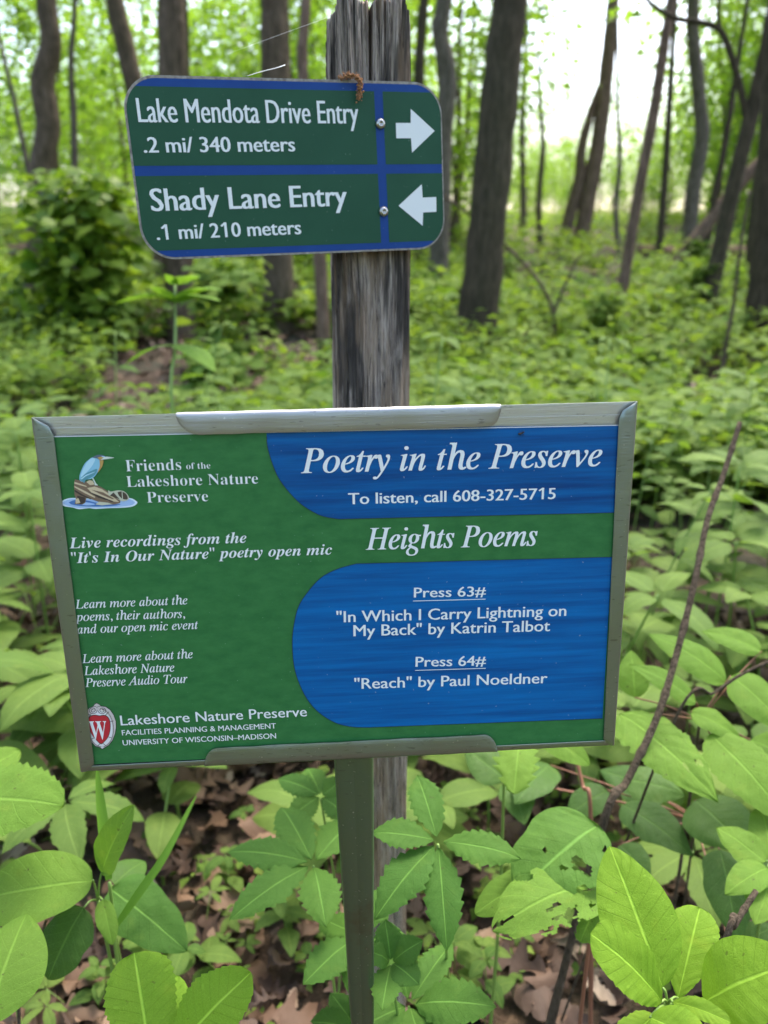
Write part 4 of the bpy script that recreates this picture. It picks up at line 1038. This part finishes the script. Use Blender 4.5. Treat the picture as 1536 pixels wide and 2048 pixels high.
o = lettering(pst, FP, 'W', (140+388/9.6, 1390+852/9.6), (140+722/9.6, 1390+846/9.6), 36, pw, style='bf', z=z+7*dz); o.name = 'crest_letter'
# a small dark insect on the poster
ip = FP.uv(1042, 866); V0, F0, n0 = [], [], 0
for dx_, dy_, r_ in ((-.0012, -.0003, .0011), (.0002, .0001, .0008), (.0014, .0007, .0007)):
    bm = bmesh.new(); bmesh.ops.create_icosphere(bm, subdivisions=2, radius=r_); 
    V0 += [(v.co.x*1.3+ip[0]+dx_, v.co.y*.8+ip[1]+dy_, v.co.z*.8+.0014) for v in bm.verts]; F0 += [tuple(v.index+n0 for v in f.verts) for f in bm.faces]; n0 = len(V0); bm.free()
for sx_ in (-.0006, .0002, .0010):
    for sd_ in (-1, 1):
        v, f = tube_np([(ip[0]+sx_, ip[1], .0014), (ip[0]+sx_*1.6, ip[1]+sd_*.0012, .0018), (ip[0]+sx_*2.2, ip[1]+sd_*.0021, .0007)], .00014, 5)
        F0 += [tuple(q+n0 for q in ff) for ff in f]; V0 += [tuple(q) for q in v]; n0 = len(V0)
ant = link('insect', mesh_np('insect', V0, F0, [M['dark']])); ant.matrix_world = FP.M; tag(ant, 'tiny dark insect sitting near the upper right of the poster', 'insect')
#@@NEAR
# ------------------------------------------------------------------ plants close to the viewer, leaf by leaf
UPV = np.array([0, 0, 1.0])
def facing(P, Q, up=.6):
    m_ = (np.asarray(P)+np.asarray(Q))/2; c_ = unit(CAM-m_); return unit(c_*(1-up)+UPV*up)
class Plant:
    def __init__(s, name, label, cat, root_px, root_d, group=None):
        p = at(*root_px, root_d); s.node = p; s.base = np.array([p[0], p[1], float(gz(p[0], p[1]))]); s.r = thing(name, label, cat, tuple(s.base), group)
    def stem(s, pts=None, r0=.0028, r1=.0018, material=None):
        pts = pts or [s.base-np.array([0, 0, .03]), s.base*.5+s.node*.5+np.array([.006, .004, 0]), s.node]
        return child('stem', tube_mesh('stem', pts, r0, r1, material or M['stem'], 7), s.r)
    def leaf(s, bpx, tpx, wpx, db, dt, material, up=.6, petiole=True, tilt=0, **k):
        P, Q = at(*bpx, db), at(*tpx, dt); Nn = facing(P, Q, up)
        if tilt: d_ = unit(Q-P); Nn = Nn+np.cross(d_, Nn)*tilt
        W = wpx/FPX*(db+dt)/2
        kw = dict(rows=56, cols=12); kw.update(k)
        o = leaf_obj(s.r, P, Q, Nn, W, material, **kw)
        return o
    def petiole(s, b, db, r=.0012, frm=None, material=None):
        P = at(*b, db); a = s.node if frm is None else frm
        if np.linalg.norm(P-a) > .004: child('petiole', tube_mesh('petiole', [a, (a+P)/2+np.array([0, 0, .004]), P], r, r*.8, material or M['stem'], 6), s.r)
lb, lc, lo, lsh = M['leaf_bright'], M['leaf_creeper'], M['leaf_broad'], M['leaf_shade']
# bright plant, bottom right
p = Plant('broadleaf_plant', 'bright yellow green plant with upright scalloped leaves in the bottom right corner', 'plant', (1335, 2010), .60)
p.stem(r0=.004, r1=.003)
for b, t, w_, db, dt, k in (((1325, 1975), (1219, 1692), 150, .60, .66, dict(teeth=0, a=.62, b=.80, fold=.20, arch=.06)),
                            ((1322, 2005), (1181, 1868), 112, .59, .57, dict(teeth=12, depth=.07, a=.75, b=.40, fold=.22, arch=.10)),
                            ((1356, 1996), (1400, 1815), 98, .61, .65, dict(teeth=13, depth=.08, a=.75, b=.42, fold=.2, arch=.07)),
                            ((1408, 2004), (1590, 1925), 158, .60, .57, dict(teeth=0, a=.65, b=.6, fold=.16, arch=.10)),
                            ((1345, 2004), (1462, 2046), 44, .585, .56, dict(teeth=8, depth=.1, a=.7, b=.6, fold=.3, arch=.1)),
                            ((1300, 2035), (1420, 2100), 90, .575, .55, dict(teeth=0, a=.6, b=.6, fold=.1, arch=.1)),
                            ((1310, 2030), (1230, 2110), 70, .59, .57, dict(teeth=8, depth=.08, a=.6, b=.6, fold=.1, arch=.1))):
    p.petiole(b, db); p.leaf(b, t, w_, db, dt, lb, up=.45, seed=int(t[0]), pucker=.011, **k)
# bright plant, bottom left
p = Plant('broadleaf_plant', 'bright yellow green plant with two scalloped leaves at the bottom edge left of the stake', 'plant', (335, 2120), .58); p.stem(r0=.004, r1=.003)
for b, t, w_, db, dt, k in (((303, 2125), (268, 1904), 150, .58, .62, dict(teeth=15, depth=.11, a=.62, b=.46, fold=.16, arch=.05, tipbend=.05)),
                            ((352, 2100), (502, 1944), 128, .58, .59, dict(teeth=15, depth=.11, a=.62, b=.60, fold=.16, arch=.06)),
                            ((335, 2100), (350, 1950), 75, .61, .66, dict(teeth=10, depth=.06, a=.6, b=.6, fold=.1))):
    p.petiole(b, db); p.leaf(b, t, w_, db, dt, lb, up=.45, seed=int(t[0]), pucker=.011, **k)
# left plants
p = Plant('woodland_plant', 'plant with a big smooth oval leaf at the lower left edge', 'plant', (196, 1800), .84); p.stem()
for b, t, w_, k in (((186, 1760), (-45, 1802), 150, dict(a=.5, b=.55, fold=.08, arch=.06)), ((168, 1815), (96, 1960), 105, dict(a=.5, b=.7, fold=.1)),
                    ((203, 1745), (268, 1610), 78, dict(a=.55, b=.75, fold=.3, arch=.05)), ((205, 1800), (225, 1890), 40, dict(a=.5, b=.7))):
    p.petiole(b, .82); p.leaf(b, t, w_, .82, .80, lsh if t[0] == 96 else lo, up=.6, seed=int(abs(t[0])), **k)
p = Plant('woodland_plant', 'plant with a long pointed pale leaf tilted up at the bottom left edge', 'plant', (-20, 2060), .70); p.stem()
p.leaf((-28, 2050), (53, 1828), 150, .70, .78, lo, up=.55, a=.6, b=.8, fold=.08, seed=5)
p = Plant('woodland_plant', 'plant with a wide sharply toothed leaf at the left edge under the holder corner', 'plant', (-60, 1640), .86); p.stem()
p.leaf((-95, 1600), (128, 1612), 178, .84, .80, lo, up=.62, a=.45, b=.62, teeth=13, depth=.16, fold=.05, arch=.06, seed=9)
p.leaf((-80, 1580), (40, 1500), 90, .90, .95, lo, up=.62, a=.45, b=.62, teeth=13, depth=.16, fold=.05, seed=10)
p = Plant('woodland_plant', 'plant with a heart shaped leaf hanging beside the grass blades at lower left', 'plant', (215, 1800), .92); p.stem()
p.petiole((222, 1780), .90); p.leaf((222, 1778), (374, 1902), 120, .90, .86, lc, up=.6, a=.32, b=.72, fold=.06, arch=.06, seed=14)
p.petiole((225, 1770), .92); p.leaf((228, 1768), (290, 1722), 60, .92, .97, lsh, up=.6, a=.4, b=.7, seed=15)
# grass
p = Plant('grass_tuft', 'two long grass blades standing up at lower left below the holder', 'grass', (236, 1930), .86)
def blade(pts, ds, w0, rnd_=.6):
    pp = smooth_path([at(x, y, d_) for (x, y), d_ in zip(pts, ds)], 8); n = len(pp); s = np.linspace(0, 1, n)
    hw_ = w0/FPX*.85/2*np.clip(np.sin(np.pi*np.clip(s*.86+.12, 0, 1))**.6, .04, 1); tg = np.gradient(pp, axis=0); tg /= np.linalg.norm(tg, axis=1)[:, None]
    vw = CAM-pp; sd_ = np.cross(tg, vw); sd_ /= np.linalg.norm(sd_, axis=1)[:, None]; nn = np.cross(sd_, tg)
    V = np.stack([pp-sd_*hw_[:, None], pp-nn*(hw_*.5)[:, None], pp+sd_*hw_[:, None]], 1).reshape(-1, 3)
    F = [(a*3+q, a*3+q+1, a*3+q+4, a*3+q+3) for a in range(n-1) for q in range(2)]
    return child('blade', mesh_np('blade', V, F, [M['grass']], None, np.full(len(V), rnd_)), p.r)
blade([(218, 1760), (212, 1700), (203, 1620), (194, 1540)], (.82, .82, .83, .84), 21, .8)
blade([(232, 1852), (275, 1790), (330, 1710), (392, 1592)], (.85, .86, .88, .92), 17, .25)
child('stem', tube_mesh('stem', [p.base-np.array([0, 0, .02]), at(237, 1940, .86), at(228, 1850, .845), at(219, 1765, .82)], .002, .0018, M['stem'], 6), p.r)
# creepers with five leaflets
def creeper(label, c, d, leaflets, up=.68):
    p = Plant('creeper', label, 'plant', c, d, None); p.stem([p.base-np.array([0, 0, .03]), p.base*.5+p.node*.5+np.array([.02, .01, 0]), p.node-np.array([0, 0, .004])], .002, .0015)
    for (t, w_, dt) in leaflets:
        cc = np.array(c, float); tt_ = np.array(t, float); b = cc+(tt_-cc)*.06
        p.leaf(tuple(b), t, w_, d, dt, lc, up=up, a=.95, b=.98, teeth=9, depth=.24, fold=.12, arch=.07, seed=int(t[0]+t[1]), tipbend=.02)
creeper('five leaflet creeper left of the stake, above the brown leaves', (627, 1726), .86, [((455, 1702), 78, .88), ((458, 1838), 84, .80), ((652, 1852), 92, .79), ((561, 1612), 84, .95), ((716, 1640), 84, .95)])
creeper('small creeper just below the holder, behind the top of the stake', (642, 1592), .98, [((556, 1556), 56, 1.0), ((614, 1535), 56, 1.04), ((690, 1560), 58, 1.0), ((575, 1640), 60, .95), ((700, 1640), 58, .95)])
creeper('creeper with five spread leaflets right of the stake, covering the post foot', (876, 1682), .76, [((834, 1548), 78, .82), ((742, 1664), 74, .76), ((1042, 1716), 82, .74), ((894, 1902), 88, .70), ((748, 1838), 92, .71)])
creeper('dark creeper hugging the post foot right of the stake', (782, 1925), .74, [((770, 1838), 62, .76), ((846, 1880), 66, .74), ((838, 1968), 70, .71), ((764, 2020), 74, .69), ((735, 1900), 60, .73)])
creeper('low creeper at the bottom edge, right of the stake', (818, 2008), .78, [((992, 2012), 108, .75), ((780, 1842), 70, .84), ((905, 1885), 66, .84), ((700, 2070), 90, .74), ((850, 2120), 84, .73)])
creeper('creeper half hidden behind the lower stake on its left', (716, 1872), .82, [((606, 1968), 82, .77), ((640, 1840), 70, .86), ((790, 1770), 64, .86), ((764, 1930), 66, .80), ((700, 1990), 60, .78)])
creeper('dark creeper at the bottom edge left of the stake', (716, 2062), .80, [((622, 2042), 74, .78), ((660, 1985), 60, .83), ((760, 1975), 70, .83), ((640, 2110), 70, .76)])
# chewed leaves
p = Plant('chewed_plant', 'plant with insect eaten ragged leaves between the creeper and the bright corner plant', 'plant', (1200, 1690), .86); p.stem([p.base-np.array([0, 0, .03]), p.node], .003, .002, M['stem_red'])
p.petiole((1192, 1655), .85); p.leaf((1195, 1650), (1036, 1790), 172, .85, .80, lc, up=.6, a=.36, b=.55, fold=.05, arch=.09, holes=.55, rows=90, cols=34, seed=21)
p.petiole((1180, 1800), .82); p.leaf((1200, 1772), (985, 1862), 138, .82, .76, lo, up=.7, a=.4, b=.55, fold=.05, arch=.13, holes=1.0, rows=90, cols=34, seed=24)
p.leaf((1206, 1790), (1160, 1885), 90, .81, .78, lo, up=.7, a=.4, b=.55, fold=.05, arch=.1, holes=.9, rows=70, cols=30, seed=27)
p.leaf((1080, 1752), (950, 1828), 74, .84, .82, lo, up=.6, a=.45, b=.6, fold=.05, arch=.1, seed=28)
# broad pale leaves at right
p = Plant('shrub', 'low shrub with broad pale leaves beside the right edge of the holder', 'shrub', (1400, 1440), 1.05); p.stem(r0=.003, r1=.002, material=M['twig'])
for b, t, w_, db, dt, k in (((1452, 1364), (1296, 1268), 84, 1.06, 1.10, {}), ((1392, 1405), (1258, 1330), 62, 1.03, 1.04, {}), ((1522, 1302), (1402, 1262), 66, 1.08, 1.12, {}),
                            ((1462, 1352), (1580, 1470), 96, 1.05, 1.0, {}), ((1240, 1428), (1436, 1604), 128, 1.02, .92, dict(teeth=12, depth=.10, holes=.25, rows=80, cols=28)),
                            ((1420, 1468), (1580, 1652), 130, 1.0, .92, dict(teeth=12, depth=.09)), ((1382, 1424), (1482, 1478), 60, 1.02, 1.0, {}), ((1270, 1395), (1262, 1300), 60, 1.1, 1.14, {}),
                            ((1530, 1560), (1590, 1680), 90, .98, .92, {}), ((1500, 1480), (1620, 1540), 90, 1.05, 1.0, {})):
    kk_ = dict(a=.55, b=.92, fold=.07, arch=.08, seed=int(t[0]+t[1])); kk_.update(k); p.petiole(b, db, material=M['stem_red']); p.leaf(b, t, w_, db, dt, lo, up=.72, **kk_)
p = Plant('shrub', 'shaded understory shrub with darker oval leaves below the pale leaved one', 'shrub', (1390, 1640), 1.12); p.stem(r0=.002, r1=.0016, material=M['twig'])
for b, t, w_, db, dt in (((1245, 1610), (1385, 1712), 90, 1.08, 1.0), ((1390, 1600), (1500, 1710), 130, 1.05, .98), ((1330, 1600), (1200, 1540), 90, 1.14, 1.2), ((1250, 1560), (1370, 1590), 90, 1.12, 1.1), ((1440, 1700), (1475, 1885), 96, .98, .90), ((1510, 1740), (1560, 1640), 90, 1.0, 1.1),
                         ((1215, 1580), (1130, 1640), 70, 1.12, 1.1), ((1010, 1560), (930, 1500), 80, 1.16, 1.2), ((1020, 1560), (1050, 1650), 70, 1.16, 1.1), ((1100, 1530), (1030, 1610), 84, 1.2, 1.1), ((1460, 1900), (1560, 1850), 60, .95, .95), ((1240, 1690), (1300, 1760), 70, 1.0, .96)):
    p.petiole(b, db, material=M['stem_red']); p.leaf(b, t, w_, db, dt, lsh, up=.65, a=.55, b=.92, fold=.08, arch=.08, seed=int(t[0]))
p = Plant('woodland_plant', 'pale lobed leaf hanging just below the right bottom of the holder', 'plant', (1010, 1500), .95); p.stem()
p.leaf((1040, 1478), (1028, 1588), 100, .96, .90, lo, up=.5, a=.45, b=.6, teeth=6, depth=.4, fold=.05, seed=33)
p.leaf((1080, 1470), (1180, 1530), 60, .98, .96, lo, up=.6, a=.45, b=.7, seed=34)
p = Plant('woodland_plant', 'plant with several bright oval leaves crowding the right edge above the bright corner plant', 'plant', (1540, 1730), .88); p.stem()
for b, t, w_, db, dt in (((1530, 1725), (1432, 1655), 74, .88, .92), ((1535, 1735), (1450, 1790), 70, .87, .84), ((1545, 1720), (1520, 1610), 76, .9, .96), ((1548, 1750), (1510, 1850), 84, .87, .82)):
    p.petiole(b, db); p.leaf(b, t, w_, db, dt, lo, up=.65, a=.55, b=.9, fold=.1, arch=.08, seed=int(t[0]))
for k in range(34):
    px, py = ((rng.uniform(250, 660), rng.uniform(1600, 2030)) if k < 14 else (rng.uniform(900, 1230), rng.uniform(1640, 2040)) if k < 28 else (rng.uniform(0, 240), rng.uniform(1650, 2040)))
    d_ = ray(px, py); kk_ = (CAMZ-.03)/-d_[2]; q = CAM+d_*kk_
    sd_ = thing('seedling', 'tiny green seedling sprouting through the brown fallen leaves', 'plant', (q[0], q[1], float(gz(q[0], q[1]))), 'tiny seedlings among the fallen leaves')
    sd_.rotation_euler.z = rng.random()*6.28; sd_.scale = (rng.uniform(.22, .42),)*3
    c_ = int(rng.choice([1, 5, 6, 3])); link('foliage', kinds[c_][0], sd_); link('stem', kinds[c_][1], sd_)
# bare sticks
def stick(label, pts, ds, r0, r1, material=M['twig'], name='dead_twig'):
    P = [at(x, y, d_) for (x, y), d_ in zip(pts, ds)]
    g_ = float(gz(P[0][0], P[0][1])); d_ = unit(P[0]-P[1])
    if P[0][2] > g_+.02: P = [np.array([P[0][0]+d_[0]*.15, P[0][1]+d_[1]*.15+.03, g_-.02])]+P
    pp = smooth_path(P, 9); rad = np.linspace(r0, r1, len(pp)); rad = rad*(1+.28*(np.arange(len(pp)) % 9 == 4))
    V, F = tube_np(pp, rad, 10, .10, 8); o = link(name, mesh_np(name, V, F, [material])); return tag(o, label, 'twig')
stick('tall bare brown stick slanting up through the leaves right of the holder', [(1196, 1680), (1255, 1560), (1312, 1440), (1350, 1320), (1388, 1170), (1415, 1040), (1450, 940), (1480, 845)], [.93, .95, .97, 1.0, 1.03, 1.06, 1.09, 1.11], .0050, .0036)
stick('short dead twig behind the bright plant at the right edge', [(1436, 1930), (1470, 1850), (1512, 1782)], [.74, .76, .78], .0034, .0028)
stick('thin pale branch crossing the broad leaves at the right edge', [(1340, 1460), (1430, 1385), (1490, 1345), (1570, 1310)], [1.0, 1.0, 1.0, 1.0], .0018, .0020)
stick('thin reddish stem rising below the right bottom of the holder', [(1182, 1650), (1165, 1570), (1143, 1480)], [1.04, 1.06, 1.08], .0030, .0022, M['stem_red'])
stick('thin dry stalk slanting at the bottom left corner', [(38, 2060), (62, 1960), (92, 1840)], [.78, .80, .82], .0017, .0014)
# young seedling standing alone left of the post, above the holder
b0 = at(345, 830, 2.05); tp = at(350, 560, 2.1)
sd = thing('seedling', 'tall slender seedling with a whorl of leaves left of the post', 'plant', (b0[0], b0[1], float(gz(b0[0], b0[1]))))
child('stem', tube_mesh('stem', [np.array([b0[0], b0[1], float(gz(b0[0], b0[1]))-.03]), b0, (b0+tp)/2+np.array([.004, 0, 0]), tp], .0055, .003, M['stem'], 7), sd)
for b, t, w_ in (((347, 600), (232, 608), 30), ((347, 598), (300, 575), 26), ((350, 598), (445, 580), 32), ((350, 604), (440, 602), 28), ((348, 604), (270, 590), 24), ((350, 570), (330, 548), 20), ((350, 570), (400, 552), 24), ((348, 690), (250, 730), 36), ((350, 690), (430, 745), 36)):
    P = at(*b, 2.08); Q = at(*t, 2.0+.1*random.random()); leaf_obj(sd, P, Q, np.array([0, .1, 1.0]), .09, lo, rows=20, cols=6, a=.5, b=.8, fold=.1, arch=.1, seed=int(t[0]))
# curved bare saplings in the clearing at right
def wisp(label, pts, Yd, wpx, base=True):
    P = [at_y(x, y, Yd) for x, y in pts]
    if base: P = [np.array([P[0][0], P[0][1], float(gz(P[0][0], P[0][1]))-.05])]+P
    o = link('bare_sapling', tube_mesh('bare_sapling', P, wpx/FPX*Yd/2, wpx/FPX*Yd/4, M['bark'], 8, .1, 2)); tag(o, label, 'sapling')
wisp('thin arching bare sapling in the clearing, bowed over to the left', [(1112, 680), (1105, 620), (1075, 560), (1005, 485), (920, 415), (850, 370)], 7.3, 9)
wisp('thin straight bare sapling near the right edge of the clearing', [(1436, 800), (1450, 700), (1468, 600), (1480, 500), (1500, 380)], 5.5, 11)
wisp('short forked bare sapling leaning right in the clearing', [(1105, 640), (1130, 570), (1160, 510)], 7.4, 8)
